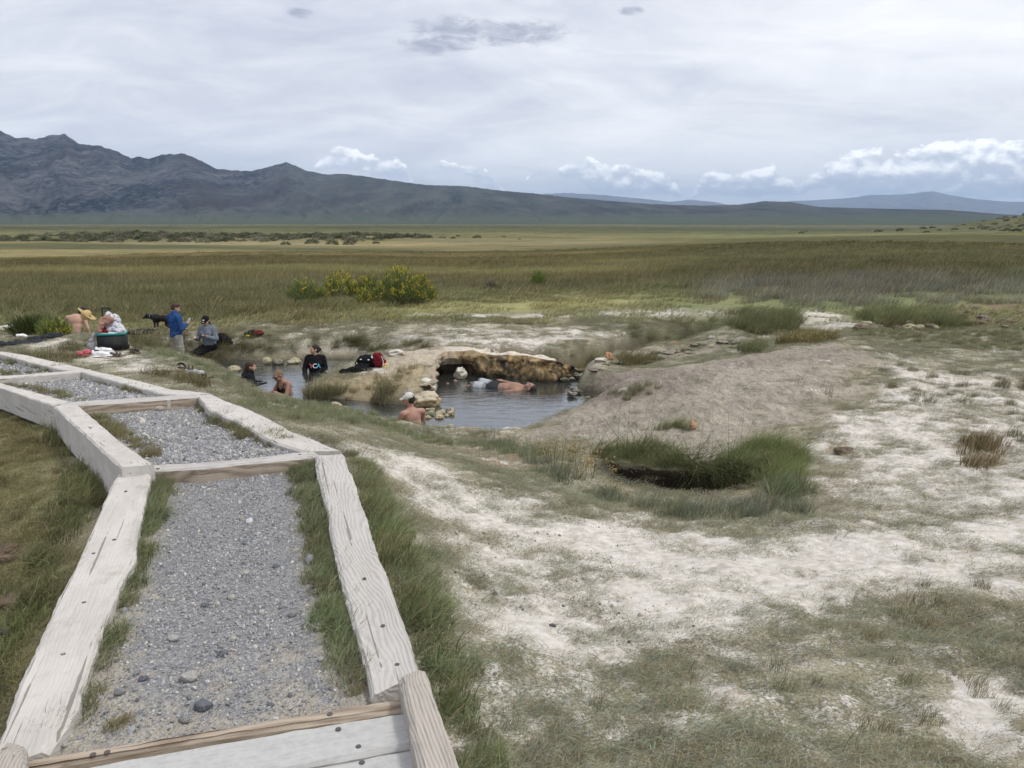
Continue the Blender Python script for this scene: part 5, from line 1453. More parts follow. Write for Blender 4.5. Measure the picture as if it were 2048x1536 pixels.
m_white = cloth('white_cloth', (.76, .755, .74)); m_capmesh = cloth('cap_mesh', (.60, .575, .52)); m_green = cloth('olive_cloth', (.05, .06, .045)); m_maroon = cloth('maroon_cloth', (.13, .012, .018)); m_wpanel = cloth('white_panel', (.38, .40, .42)); m_char = cloth('charcoal_cloth', (.030, .033, .038))
m_lens = simple('dark_lens', (.01, .01, .012), .1, .6); m_phone = simple('phone_shell', (.30, .34, .38), .25, .5); m_pink = simple('pink_letter', (.62, .10, .14)); m_lwhite = simple('white_letter', (.75, .75, .75)); m_lblue = simple('blue_letter', (.12, .45, .62))
m_teal = simple('teal_plastic', (.02, .30, .29), .45, .4); m_blackp = simple('black_fabric_shell', (.020, .021, .022), .75, .3, .3, 40); m_wplastic = simple('white_trim', (.72, .72, .71), .5, .4)

V3 = Vector


def frame(z, x):
    z = V3(z).normalized(); y = z.cross(V3(x)).normalized(); x = y.cross(z)
    return Matrix((x, y, z)).transposed()


def stand(h=1.78):
    k = h / 1.78
    J = dict(P=(0, 0, .96), C=(0, .01, 1.26), N=(0, 0, 1.48), H=(0, .03, 1.66), SL=(-.185, 0, 1.43), SR=(.185, 0, 1.43), EL=(-.25, 0, 1.14), ER=(.25, 0, 1.14), WL=(-.25, .06, .89), WR=(.25, .06, .89),
             HL=(-.09, 0, .92), HR=(.09, 0, .92), KL=(-.10, .02, .50), KR=(.10, .02, .50), AL=(-.10, -.01, .08), AR=(.10, -.01, .08), yaw=0, nod=0, tilt=0, handL=None, handR=None)
    return {a: (V3(b) * k if isinstance(b, tuple) else b) for a, b in J.items()}


def figure(label, loc, rz, J, skin, female=False, garments=(), hair=None, hm=None, fat=1.0, group=None, scale=1.0, legs=True, lying=False):
    """one person facing local +Y: J holds the joints; garments = (name, material, pieces, inflate)"""
    J = {k: (V3(v_) if isinstance(v_, (tuple, list)) else v_) for k, v_ in J.items()}
    root = empty('person', loc, (0, 0, rz), label, 'person', group); root.scale = (scale,) * 3
    lat = (J['SR'] - J['SL']).normalized(); spine = (J['N'] - J['P']).normalized(); T = frame(spine, lat); hl = (J['HR'] - J['HL']).normalized(); PF = frame(spine * .6 + V3((0, 0, .4)), hl)
    sw = (J['SR'] - J['SL']).length * .5
    HM = Matrix.Rotation(J['yaw'], 3, 'Z') @ Matrix.Rotation(-J['nod'], 3, 'X') @ Matrix.Rotation(J['tilt'], 3, 'Y')
    Hc = J['H']; hp = lambda x, y, z: Hc + HM @ V3((x, y, z))

    def torso(bm, e):
        add_ball(bm, J['P'] * .35 + J['C'] * .65 + spine * .05, (sw * .84 * fat + e, .112 * fat + e, .20 + e), T); add_ball(bm, J['C'] + spine * .08, (sw * .90 * fat + e, .118 * fat + e, .17 + e), T)
        add_ball(bm, (J['P'] + J['C']) * .5, (sw * .76 * fat + e, .108 * fat + e, .20 + e), T); add_ball(bm, J['P'], (sw * .84 * fat + e, .118 * fat + e, .13 + e), PF)
        add_cone(bm, J['SL'], J['SR'], .058 + e, .058 + e); add_cone(bm, J['N'] - spine * .02, J['SL'] + lat * .02, .055 + e, .062 + e); add_cone(bm, J['N'] - spine * .02, J['SR'] - lat * .02, .055 + e, .062 + e)
        if female:
            fwd = T @ V3((0, 1, 0))
            for s_ in (-1, 1):
                add_ball(bm, J['C'] + spine * .05 + fwd * .085 + lat * (.075 * s_), .068 + e)

    def upper(bm, e, s_):
        add_cone(bm, J['S' + s_], J['E' + s_], .058 + e, .043 + e)

    def fore(bm, e, s_):
        add_cone(bm, J['E' + s_], J['W' + s_], .043 + e, .029 + e)

    def thigh(bm, e, s_, cut=1.0):
        add_cone(bm, J['H' + s_], J['H' + s_].lerp(J['K' + s_], cut), .086 * fat + e, .086 * fat + (.058 - .086 * fat) * cut + e)

    def shin(bm, e, s_, cut=1.0):
        k, a = J['K' + s_], J['A' + s_]; add_cone(bm, k, a, .056 + e, .038 + e); add_ball(bm, k.lerp(a, .28) - V3((0, .02, 0)), (.058 + e, .058 + e, .11 + e), frame(k - a, (1, 0, 0)))

    def hand(bm, s_):
        w_ = J['W' + s_]; d_ = (J['hand' + s_] if J['hand' + s_] is not None else (w_ - J['E' + s_]).normalized() * .8 + V3((0, .25, -.1))); d_ = V3(d_).normalized()
        sd = lat if s_ == 'R' else -lat; ac = sd - d_ * sd.dot(d_); ac = ac.normalized() if ac.length > .05 else V3((0, 1, 0)).cross(d_).normalized(); up = d_.cross(ac)
        add_cone(bm, w_, w_ + d_ * .055, .028, .030); add_ball(bm, w_ + d_ * .06, (.040, .018, .048), Matrix((ac, up, d_)).transposed())
        for q, (o_, L_) in enumerate(((-.031, .068), (-.011, .078), (.011, .074), (.031, .058))):
            b0 = w_ + d_ * .095 + ac * o_; b1 = b0 + (d_ * .8 + up * .35 * (1 if s_ == 'R' else -1)).normalized() * L_ * .55; b2 = b1 + (d_ * .45 + up * .8 * (1 if s_ == 'R' else -1)).normalized() * L_ * .5
            add_cone(bm, b0, b1, .0095, .009, 8); add_cone(bm, b1, b2, .009, .008, 8)
        t0 = w_ + d_ * .03 - ac * .03; add_cone(bm, t0, t0 + (d_ * .7 - ac * .55).normalized() * .05, .012, .010, 8); t1 = t0 + (d_ * .7 - ac * .55).normalized() * .05; add_cone(bm, t1, t1 + d_ * .03, .010, .009, 8)

    def fill(bm):
        torso(bm, 0)
        for s_ in 'LR':
            upper(bm, 0, s_); fore(bm, 0, s_); hand(bm, s_)
            if legs:
                thigh(bm, 0, s_); shin(bm, 0, s_); a = J['A' + s_]; fw = V3((0, 1, 0)) if not lying else V3((0, .55, -.83))
                add_cone(bm, a - fw * .04 + V3((0, 0, -.04)), a + fw * .15 + V3((0, 0, -.05)), .036, .030)
        add_cone(bm, J['N'] - spine * .03, Hc + HM @ V3((0, -.02, -.07)), .060, .054)
        add_ball(bm, hp(0, -.012, .03), (.076, .097, .090), HM); add_ball(bm, hp(0, .028, -.035), (.060, .066, .080), HM); add_ball(bm, hp(0, .055, -.088), (.034, .030, .026), HM)
        add_cone(bm, hp(0, .093, .012), hp(0, .112, -.030), .010, .016); add_cone(bm, hp(-.045, .078, .030), hp(.045, .078, .030), .014, .014)
        for s_ in (-1, 1):
            add_ball(bm, hp(.077 * s_, -.012, -.008), (.012, .020, .034), HM); add_ball(bm, hp(.045 * s_, .055, -.028), (.026, .03, .026), HM)
        add_cone(bm, hp(-.020, .087, -.060), hp(.020, .087, -.060), .011, .011)

    mouth = hp(0, .097, -.062); eyes = [hp(.032 * s_, .088, .012) for s_ in (-1, 1)]

    def pick(c_):
        if (c_ - mouth).length < .020 or (abs((c_ - mouth).dot(HM @ V3((0, 0, 1)))) < .008 and (c_ - mouth).length < .028):
            return 1
        return 2 if min((c_ - e).length for e in eyes) < .012 else 0
    grow('body', fill, .0085, [skin, m_lip, m_eye], root, 5, pickmat=pick)
    for (nm, m_, pieces, e) in garments:
        def gf(bm, pieces=pieces, e=e):
            for pc in pieces:
                if pc == 'torso': torso(bm, e)
                elif pc == 'neck': add_cone(bm, J['N'] - spine * .05, J['N'] + (Hc - J['N']) * .28, .075 + e, .066 + e)
                elif pc == 'sleeves': [upper(bm, e, s_) for s_ in 'LR']
                elif pc == 'long': [(upper(bm, e, s_), fore(bm, e * .9, s_)) for s_ in 'LR']
                elif pc == 'hips': add_ball(bm, J['P'] - V3((0, 0, .02)), (sw * .84 * fat + e, .118 * fat + e, .135 + e), PF); [add_ball(bm, J['H' + s_], .092 * fat + e) for s_ in 'LR']
                elif pc == 'hem': add_ball(bm, J['P'] + spine * .04, (sw * .88 * fat + e, .125 * fat + e, .12), PF)
                elif pc == 'thighs': [thigh(bm, e + .012, s_, .92) for s_ in 'LR']; [add_cone(bm, J['H' + s_].lerp(J['K' + s_], .6), J['H' + s_].lerp(J['K' + s_], .93), .095 * fat + e, .090 + e) for s_ in 'LR']
                elif pc == 'legs': [(thigh(bm, e, s_), shin(bm, e, s_)) for s_ in 'LR']
                elif pc == 'cups':
                    fwd = T @ V3((0, 1, 0)); [add_ball(bm, J['C'] + spine * .04 + fwd * .088 + lat * (.075 * s_), .070 + e) for s_ in (-1, 1)]; add_ball(bm, (J['P'] + J['C']) * .5 + spine * .03, (sw * .77 + e, .109 + e, .19 + e), T)
                    for s_ in (-1, 1):
                        a0 = J['C'] + spine * .06 + fwd * .15 + lat * (.085 * s_); a1 = J['N'] - spine * .0 + lat * (.105 * s_) + fwd * .035; a2 = J['C'] + spine * .02 - fwd * .13 + lat * (.05 * s_)
                        add_cone(bm, a0, a1, .011, .011, 8); add_cone(bm, a1, a2, .011, .011, 8)
        grow(nm, gf, .011, m_, root, 3, .010 if e > .012 else .004, 11, (1, 1, .55), seed=len(label))
    if hair == 'short':
        grow('hair', lambda bm: (add_ball(bm, hp(0, -.022, .045), (.083, .100, .086), HM), add_ball(bm, hp(0, -.055, .0), (.074, .062, .075), HM), add_ball(bm, hp(0, .035, .100), (.060, .050, .026), HM)), .009, hm, root, 2, .006, 40)
    elif hair == 'crop':
        grow('hair', lambda bm: (add_ball(bm, hp(0, -.020, .038), (.078, .098, .086), HM), add_ball(bm, hp(0, -.050, -.005), (.071, .062, .07), HM)), .009, hm, root, 2, .002, 40)
    elif hair == 'afro':
        grow('hair', lambda bm: (add_ball(bm, hp(0, -.02, .05), (.103, .115, .098), HM), add_ball(bm, hp(0, -.055, -.01), (.088, .075, .08), HM)), .010, hm, root, 2, .014, 30)
    elif hair == 'bun':
        grow('hair', lambda bm: (add_ball(bm, hp(0, -.022, .040), (.082, .102, .088), HM), add_ball(bm, hp(0, -.06, -.02), (.070, .060, .075), HM), add_ball(bm, hp(0, -.125, .0), (.048, .042, .048), HM)), .009, hm, root, 2, .006, 40)
    elif hair == 'tail':
        grow('hair', lambda bm: (add_ball(bm, hp(0, -.022, .042), (.084, .102, .088), HM), add_ball(bm, hp(0, -.06, -.02), (.074, .060, .085), HM), add_cone(bm, hp(0, -.09, -.05), hp(.01, -.15, -.22), .055, .03), add_cone(bm, hp(.06, -.03, -.02), hp(.075, -.02, -.13), .03, .02), add_cone(bm, hp(-.06, -.03, -.02), hp(-.075, -.02, -.13), .03, .02)), .009, hm, root, 2, .008, 36)
    root['_h'] = 0; del root['_h']
    return root, hp, HM, J


def cap(root, hp, HM, m_, m_brim, back=False, backmesh=None, crest=None):
    def fill(bm):
        add_ball(bm, hp(0, -.012, .055), (.090, .108, .082), HM); add_ball(bm, hp(0, .02, .045), (.088, .085, .045), HM)
    def split(c_):
        q = HM.transposed() @ (c_ - hp(0, 0, 0)); return 1 if q.y < .03 else 0
    cap_ = grow('cap', fill, .009, [m_, backmesh or m_], root, 3, pickmat=split if backmesh else None)
    def bf(bm):
        for i in range(7):
            a = -.9 + 1.8 * i / 6; add_cone(bm, hp(math.sin(a) * .075, .07 * math.cos(a) + .005, .032), hp(math.sin(a) * .075, .065 + .105 * math.cos(a), .016 - .012 * abs(math.sin(a))), .008, .006, 8)
        add_slab(bm, hp(0, .10, .027), (.055, .055, .006), HM)
    b_ = grow('brim', bf, .007, m_brim, cap_, 2)
    if crest:
        for (x_, z_, w_, h_, mm) in crest:
            q = bmesh.new(); add_ball(q, hp(x_, .098 + (.028 if z_ < .05 else -.008), z_), (w_, .012, h_), HM, 10); link('emblem', q, mm, cap_)
    return cap_


def at_y(px, py, Y):
    x, y, z = ray(px, py); s = Y / y
    return V3((float(x * s), Y, float(CAM_Z + z * s)))


# 1 the man in the blue jumper, standing in the back pool with a phone
p = at_y(346, 607, 20.0)
J = stand(1.80); J.update(ER=V3((.25, .02, 1.14)), WR=V3((.13, .24, 1.24)), EL=V3((-.25, .05, 1.15)), WL=V3((-.10, .30, 1.10)), nod=.38, yaw=-.35, H=V3((0, .06, 1.67)), handR=V3((-.15, .6, .5)))
r_, hp, HM, J_ = figure('man in a blue jumper and pale grey shorts looking at his phone', (p.x, 20.0, p.z - 1.80), R(-34), J, m_skin_a, garments=[('jumper', m_blue, ('torso', 'long', 'hem', 'neck'), .022), ('shorts', m_shorts, ('hips', 'thighs'), .018)], hair='short', hm=m_hair_b)
bm = bmesh.new(); add_slab(bm, (0, 0, 0), (.038, .005, .075)); bmesh.ops.bevel(bm, geom=bm.edges[:], offset=.004, segments=2, affect='EDGES')
ph = link('phone', bm, m_phone); ph.matrix_world = r_.matrix_basis @ Matrix.Translation((.08, .34, 1.33)) @ Matrix.Rotation(-.8, 4, 'X') @ Matrix.Rotation(.15, 4, 'Y'); tag(ph, 'pale phone in the hand of the man in the blue jumper', 'phone')

# 2 the woman in the grey fleece sitting back against the bank
p = at_y(420, 690, 19.5); hd = at_y(411, 652, 19.4)
hz = hd.z - p.z
J = dict(P=(0, 0, 0), C=(0, .05, .27), N=(0, .03, .46), H=(0, .10, .63), SL=(-.17, .04, .42), SR=(.17, .04, .42), EL=(-.25, .10, .18), ER=(.25, .12, .17), WL=(-.13, .29, .25), WR=(.17, .32, .21), HL=(-.09, 0, -.02), HR=(.09, 0, -.02),
         KL=(.12, .36, -.17), KR=(.30, .34, -.20), AL=(.16, .42, -.60), AR=(.32, .40, -.62), yaw=.1, nod=.40, tilt=0, handL=V3((.2, .6, .5)), handR=V3((-.3, .7, .4)))
r_, hp, HM, J_ = figure('woman in a grey zip fleece and black cap sitting back on the bank', tuple(p), R(180 - 12), J, m_skin_a, True, [('fleece', m_grey, ('torso', 'long', 'hem', 'neck'), .022), ('trousers', m_black, ('hips', 'legs'), .014)], 'tail', m_hair_b)
cap(r_, hp, HM, m_black, m_black, crest=[(0, .075, .028, .012, m_lwhite), (0, .028, .022, .012, m_lwhite), (0, .055, .012, .010, m_lip)])

# 3 the shirtless man beyond the mound
p = at_y(150, 670, 19.4)
J = stand(1.80); dz_ = p.z - .97
J.update(C=V3((0, .05, 1.26)), N=V3((.03, .17, 1.44)), H=V3((.13, .27, 1.50)), SL=V3((-.19, .10, 1.40)), SR=V3((.20, .14, 1.38)), EL=V3((-.36, .14, 1.16)), WL=V3((-.17, .27, 1.08)), ER=V3((.29, .10, 1.13)), WR=V3((.30, .14, .90)), nod=.75, yaw=-.3, tilt=.25)
figure('shirtless man in jeans bending his dark head, seen from behind', (p.x, 19.4, dz_), R(0), J, m_skin_a, garments=[('jeans', m_jean, ('hips', 'legs'), .014)], hair='afro', hm=m_hair_d)

SIT = dict(P=(0, 0, 0), C=(0, .02, .28), N=(0, .04, .50), H=(0, .08, .67), SL=(-.175, .02, .45), SR=(.175, .02, .45), EL=(-.24, .08, .20), ER=(.24, .08, .20), WL=(-.12, .28, .10), WR=(.12, .28, .10), HL=(-.09, .02, -.02), HR=(.09, .02, -.02),
           KL=(-.14, .42, .06), KR=(.14, .42, .06), AL=(-.12, .50, -.32), AR=(.12, .50, -.32), yaw=0, nod=.1, tilt=0, handL=None, handR=None)


def sit(**k):
    J = dict(SIT); J.update(k); return J


# 4 the woman in the black jacket in the back pool
p = at_y(493, 768, 16.9)
figure('woman in a black jacket, hair tied back, sitting chest deep in the back pool', (p.x, 16.9, -.28), R(-62), sit(H=(0, .12, .66), N=(0, .07, .49), EL=(-.27, .10, .26), ER=(.25, .14, .25), WL=(-.12, .34, .24), WR=(.10, .40, .24), KL=(-.14, .42, -.08), KR=(.14, .42, -.08), nod=.1, yaw=-.25), m_skin_a, True,
       [('jacket', m_black, ('torso', 'long', 'hem', 'neck'), .034)], 'tail', m_hair_b, fat=1.12)
# 5 the woman in the lettered shirt
p = at_y(632, 742, 18.4)
r_, hp, HM, J_ = figure('woman in a black long-sleeved shirt with YCA lettering at the far bank', (p.x, 18.4, -.12), R(180 + 8), sit(H=(0, .06, .66), WL=(.02, .24, .05), WR=(.22, .26, .06), EL=(-.24, .06, .20), ER=(.26, .06, .18), KL=(-.14, .42, -.10), KR=(.20, .40, -.10), yaw=-1.15, nod=-.05), m_skin_a, True,
       [('shirt', m_black, ('torso', 'long', 'hem'), .020)], 'bun', m_hair_d, fat=1.05)
for ch, x_, mm in (('Y', -.105, m_pink), ('C', -.02, m_lwhite), ('A', .07, m_lblue)):
    tcu = bpy.data.curves.new('lettering', 'FONT'); tcu.body = ch; tcu.size = .15; tcu.extrude = .004; tcu.align_x = 'CENTER'; tcu.offset = .002
    to = bpy.data.objects.new('lettering', tcu); COL.objects.link(to)
    me = bpy.data.meshes.new_from_object(to.evaluated_get(bpy.context.evaluated_depsgraph_get())); bpy.data.objects.remove(to)
    me.materials.append(mm); to = bpy.data.objects.new('lettering', me); COL.objects.link(to); to.parent = r_
    to.matrix_local = Matrix.Translation((-x_ - .02, .205, .235)) @ Matrix.Rotation(R(180), 4, 'Z') @ Matrix.Rotation(R(90), 4, 'X') @ Matrix.Rotation(R(-8), 4, 'X')
# 6 the woman with cropped hair and sunglasses
p = at_y(578, 786, 16.0)
r_, hp, HM, J_ = figure('woman with cropped hair and sunglasses in a black swimsuit', (p.x, 16.0, -.20), R(180 - 42), sit(C=(0, .06, .27), N=(0, .14, .46), H=(0, .23, .60), SL=(-.175, .10, .43), SR=(.175, .10, .43), EL=(-.22, .20, .20), ER=(.25, .20, .22), WL=(-.06, .44, .22), WR=(.08, .50, .22), KL=(-.10, .38, .26), KR=(.14, .42, .22), nod=.45, yaw=.1), m_skin_b, True,
       [('swimsuit', m_black, ('cups',), .006)], 'crop', m_hair_s)
bm = bmesh.new(); [add_ball(bm, hp(.034 * s_, .100, .010), (.027, .010, .020), HM, 10) for s_ in (-1, 1)]; add_cone(bm, hp(-.01, .108, .014), hp(.01, .108, .014), .004, .004, 6); [add_cone(bm, hp(.058 * s_, .095, .016), hp(.080 * s_, .0, .012), .004, .004, 6) for s_ in (-1, 1)]
sg = link('sunglasses', bm, m_lens, r_)
# 7 the man in the white cap
p = at_y(826, 848, 13.3)
r_, hp, HM, J_ = figure('shirtless sunburnt man in a white mesh-backed cap, seen from behind', (p.x + .03, 13.25, -.17), R(38), sit(C=(0, .05, .27), N=(-.01, .10, .46), H=(-.02, .14, .64), SL=(-.19, .06, .42), SR=(.19, .03, .42), EL=(-.26, .16, .2), ER=(.26, .12, .2), KL=(-.14, .42, -.1), KR=(.14, .42, -.1), yaw=.55, nod=.12), m_skin_c, False, [('shorts', m_char, ('hips', 'thighs'), .015)], 'short', m_hair_d)
cap(r_, hp, HM, m_white, m_white, backmesh=m_capmesh)
# 8 the man floating on his back
hd = at(1072, 776, .06); ft = at(912, 768, -.03)
ax = (hd - ft); ln_ = ax.length; th = math.atan2(ax.y, ax.x)
sc_ = ln_ / 1.72
def lie(x_, y_, z_):   # along the body from the feet, to the right hand, up
    return (y_, z_, x_)
J = dict(P=(0, 0, .90), C=(0, .03, 1.20), N=(0, .03, 1.44), H=(0, .07, 1.60), SL=(-.185, .02, 1.38), SR=(.185, .02, 1.38), EL=(-.30, -.02, 1.12), ER=(.33, .03, 1.14), WL=(-.30, .0, .88), WR=(.25, .09, .92), HL=(-.09, 0, .86), HR=(.09, 0, .86), KL=(-.13, .02, .46), KR=(.13, .04, .46), AL=(-.14, -.06, .06), AR=(.15, -.05, .06), yaw=0, nod=.22, tilt=0, handL=(0, .1, -1), handR=(0, .3, -1))
r_, hp, HM, J_ = figure('man in dark swim shorts with white panels floating on his back', (0, 0, 0), 0, J, m_skin_b, False, [('shorts', m_char, ('hips', 'thighs'), .016)], 'crop', m_hair_d, lying=True)
# local Z runs to the head, local Y (chest) points up
Zv = V3((math.cos(th), math.sin(th), 0)); Yv = V3((0, 0, 1)); Xv = Yv.cross(Zv)
Mx = Matrix((Xv, Yv, Zv)).transposed().to_4x4(); Mx.translation = V3((ft.x, ft.y, -.035)); r_.matrix_basis = Mx @ Matrix.Diagonal((sc_, sc_, sc_, 1))
for s_ in 'LR':
    bm = bmesh.new(); a = J_['H' + s_].lerp(J_['K' + s_], .42); b = J_['H' + s_].lerp(J_['K' + s_], .90); add_cone(bm, a, b, .112, .110, 20); link('shorts_panel', bm, m_wpanel, r_)

# the dog
def dogfill(bm):
    add_ball(bm, (0, .10, .36), (.105, .17, .125)); add_ball(bm, (0, -.12, .36), (.085, .18, .10)); add_ball(bm, (0, -.26, .36), (.09, .11, .105)); add_cone(bm, (0, .20, .40), (0, .36, .40), .075, .06)
    add_ball(bm, (0, .40, .40), (.062, .08, .062)); add_cone(bm, (0, .45, .38), (0, .54, .34), .036, .026); add_ball(bm, (0, .555, .335), .015)
    for s_ in (-1, 1):
        add_cone(bm, (.045 * s_, .38, .44), (.065 * s_, .36, .50), .026, .010, 8)
        add_cone(bm, (.06 * s_, .15, .32), (.062 * s_, .13, .17), .045, .026); add_cone(bm, (.062 * s_, .13, .17), (.062 * s_, .15, .03), .024, .02); add_cone(bm, (.062 * s_, .15, .02), (.062 * s_, .19, .015), .022, .018)
        add_cone(bm, (.06 * s_, -.27, .34), (.065 * s_, -.22, .19), .065, .034); add_cone(bm, (.065 * s_, -.22, .19), (.065 * s_, -.32, .12), .030, .022); add_cone(bm, (.065 * s_, -.32, .12), (.065 * s_, -.30, .02), .021, .019); add_cone(bm, (.065 * s_, -.30, .015), (.065 * s_, -.25, .012), .021, .017)
    add_cone(bm, (0, -.33, .40), (0, -.48, .36), .026, .018); add_cone(bm, (0, -.48, .36), (0, -.60, .40), .018, .010)


m_dogb = simple('black_coat', (.008, .008, .009), .6, .3, .5, 120, .3); m_dogw = simple('white_coat', (.50, .48, .45), .8)
p = G(322, 662)
dg_ = empty('dog', (p.x, p.y, p.z), (0, 0, R(90 - 12)), 'black dog with white paws and grey collar standing by the dark jacket', 'dog')
db = grow('body', dogfill, .010, [m_dogb, m_dogw], dg_, 5, .004, 50, pickmat=lambda c_: 1 if (c_.z < .10 or (c_.y > .16 and c_.z < .31 and c_.y < .30) or (c_.y > .50 and c_.z < .335)) else 0)
bm = bmesh.new()
for i in range(16):
    a, b = 6.283 * i / 16, 6.283 * (i + 1) / 16; add_cone(bm, (.078 * math.cos(a), .27, .40 + .078 * math.sin(a)), (.078 * math.cos(b), .27, .40 + .078 * math.sin(b)), .010, .010, 6)
link('collar', bm, m_grey, dg_)

# ------------------------------------------------------------------ belongings
CZ = G(225, 704); crz = R(19); cM = Matrix.Translation(CZ) @ Matrix.Rotation(crz, 4, 'Z')
cooler = empty('cooler', tuple(CZ), (0, 0, crz), 'black soft-sided cooler with a teal and white lid', 'cooler')


def taper_box(name, c_, half, m_, parent, bev=.02, taper=1.0, seg=3):
    bm = bmesh.new(); add_slab(bm, c_, half)
    for v_ in bm.verts:
        if v_.co.z > c_[2]:
            v_.co.x = c_[0] + (v_.co.x - c_[0]) * taper; v_.co.y = c_[1] + (v_.co.y - c_[1]) * taper
    bmesh.ops.bevel(bm, geom=bm.edges[:], offset=bev, segments=seg, affect='EDGES'); return link(name, bm, m_, parent)


def tube(name, pts, r_, m_, parent):
    bm = bmesh.new()
    for a, b in zip(pts, pts[1:]):
        add_cone(bm, a, b, r_, r_, 8)
    return link(name, bm, m_, parent)


cb = taper_box('body', (0, .17, .17), (.255, .17, .17), m_blackp, cooler, .016, 1.05); cl2 = taper_box('lid', (0, .17, .365), (.275, .19, .028), m_teal, cooler, .015); taper_box('lid_trim', (.02, .0, .385), (.245, .012, .014), m_wplastic, cl2, .006); taper_box('lid_top', (.0, .18, .398), (.255, .16, .008), m_wplastic, cl2, .006)
taper_box('front_pocket', (.03, -.005, .15), (.17, .012, .09), m_blackp, cb, .01)
tube('handle', [(-.16, .34, .34), (-.16, .34, .86), (-.03, .34, .86), (-.03, .34, .34)], .014, m_blackp, cooler); 
for s_ in (-1, 1):
    bm = bmesh.new(); bmesh.ops.create_cone(bm, cap_ends=True, segments=20, radius1=.05, radius2=.05, depth=.03, matrix=Matrix.Translation((.26 * s_, .30, .05)) @ Matrix.Rotation(R(90), 4, 'Y')); link('wheel', bm, m_blackp, cooler, False)
m_towel, t = mat('patterned_towel')
tw_ = t.math('MULTIPLY', t.ss(t.noise(t.mapping(t.co, scale=(1, 1, 1.6)), 15, 2, .4), .56, .60), t.ss(t.noise(t.co, 30, 2), .40, .5)); t.put(t.b.inputs['Base Color'], t.mix(tw_, (.56, .55, .58, 1), (.17, .18, .30, 1))); t.put(t.b.inputs['Normal'], t.bump(t.noise(t.co, 60, 3), .3, .01))
m_tan = cloth('pinkish_brown_cloth', (.33, .19, .145)); m_tan2 = cloth('tan_cloth', (.36, .25, .16))
CP_ = lambda x_, y_, z_: cM @ V3((x_, y_, z_))


def pile(name, fill, m_, label, cat, base, rot=0, wrinkle=.03, ws=8, voxel=.012, group=None, st=(1, 1, .6), seed=1, **k):
    root = grow(name, fill, voxel, m_, None, 3, wrinkle, ws, st, seed, **k); root.location = base; root.rotation_euler = (0, 0, rot); tag(root, label, cat, group); return root


pile('towel', lambda bm: (add_ball(bm, (.0, .05, .14), (.15, .13, .20)), add_ball(bm, (.06, .0, .20), (.10, .09, .15)), add_cone(bm, (.05, -.06, .10), (.20, -.13, .02), .09, .05), add_cone(bm, (-.06, -.10, .05), (.14, -.15, .01), .06, .05), add_ball(bm, (.10, -.06, .06), (.14, .10, .07)), add_ball(bm, (-.02, .05, .33), (.07, .06, .05))), m_towel, 'grey white towel with blue marks heaped on the cooler', 'towel', CP_(.02, .17, .405), crz, .045, 9)
pile('shirt', lambda bm: (add_ball(bm, (0, 0, .16), (.12, .06, .10)), add_cone(bm, (-.08, -.02, .10), (-.14, -.05, -.02), .06, .045), add_cone(bm, (.04, 0, .22), (.10, -.01, .18), .06, .05)), m_tan, 'pinkish brown shirt draped over the heaped towel', 'shirt', CP_(-.06, .02, .475), crz, .03, 10)
pile('shirt', lambda bm: (add_ball(bm, (0, 0, .05), (.07, .06, .07)), add_cone(bm, (0, 0, .04), (.05, -.02, .01), .05, .04)), m_maroon, 'small maroon garment tucked under the brown shirt on the cooler', 'shirt', CP_(-.14, .04, .405), crz, .03, 12)
m_bag, t = mat('thin_plastic'); tr = t.add('ShaderNodeBsdfTransparent'); mx = t.add('ShaderNodeMixShader'); mx.inputs[0].default_value = .6; t.b.inputs['Base Color'].default_value = (.42, .42, .45, 1); t.b.inputs['Roughness'].default_value = .35; t.l.new(tr.outputs[0], mx.inputs[1]); t.l.new(t.b.outputs[0], mx.inputs[2]); t.l.new(mx.outputs[0], t.out.inputs[0])
pile('plastic_bag', lambda bm: (add_ball(bm, (0, 0, .10), (.09, .08, .13)), add_cone(bm, (.0, 0, .2), (.06, .03, .36), .06, .02), add_cone(bm, (.04, 0, .04), (.10, .02, .0), .06, .04)), m_bag, 'thin grey plastic bag hanging at the left side of the cooler', 'bag', CP_(-.37, .08, .0) + V3((0, 0, .03)), crz, .04, 12)
# straw hat lying tilted on the heap
m_straw, t = mat('straw'); sw_ = t.add('ShaderNodeTexWave'); sw_.wave_type = 'RINGS'; sw_.rings_direction = 'Z'; t.put(sw_.inputs['Vector'], t.co); sw_.inputs['Scale'].default_value = 22; t.put(t.b.inputs['Base Color'], t.mix(sw_.outputs[0], (.40, .28, .12, 1), (.58, .44, .23, 1)))
hat = empty('straw_hat', tuple(at_y(172, 630, 15.45)), (0, 0, 0), 'wide-brimmed straw hat tilted against the towel heap', 'hat')
hat.rotation_euler = (R(12), R(38 + 180), R(0))
bm = bmesh.new()
rg_ = []
for i in range(40):
    a = 6.283 * i / 40; rg_.append([bm.verts.new((math.cos(a) * r0, math.sin(a) * r0, z0_)) for r0, z0_ in ((.085, .0), (.15, -.012), (.195, -.022 + .012 * math.sin(2 * a)), (.195, -.030 + .012 * math.sin(2 * a)), (.15, -.020), (.085, -.008))])
for i in range(40):
    a_, b_ = rg_[i], rg_[(i + 1) % 40]
    for j in range(6):
        bm.faces.new((a_[j], b_[j], b_[(j + 1) % 6], a_[(j + 1) % 6]))
bmesh.ops.recalc_face_normals(bm, faces=bm.faces); link('brim', bm, m_straw, hat)
grow('crown', lambda bm: add_ball(bm, (0, 0, .0), (.092, .105, .115)), .01, m_straw, hat, 2)

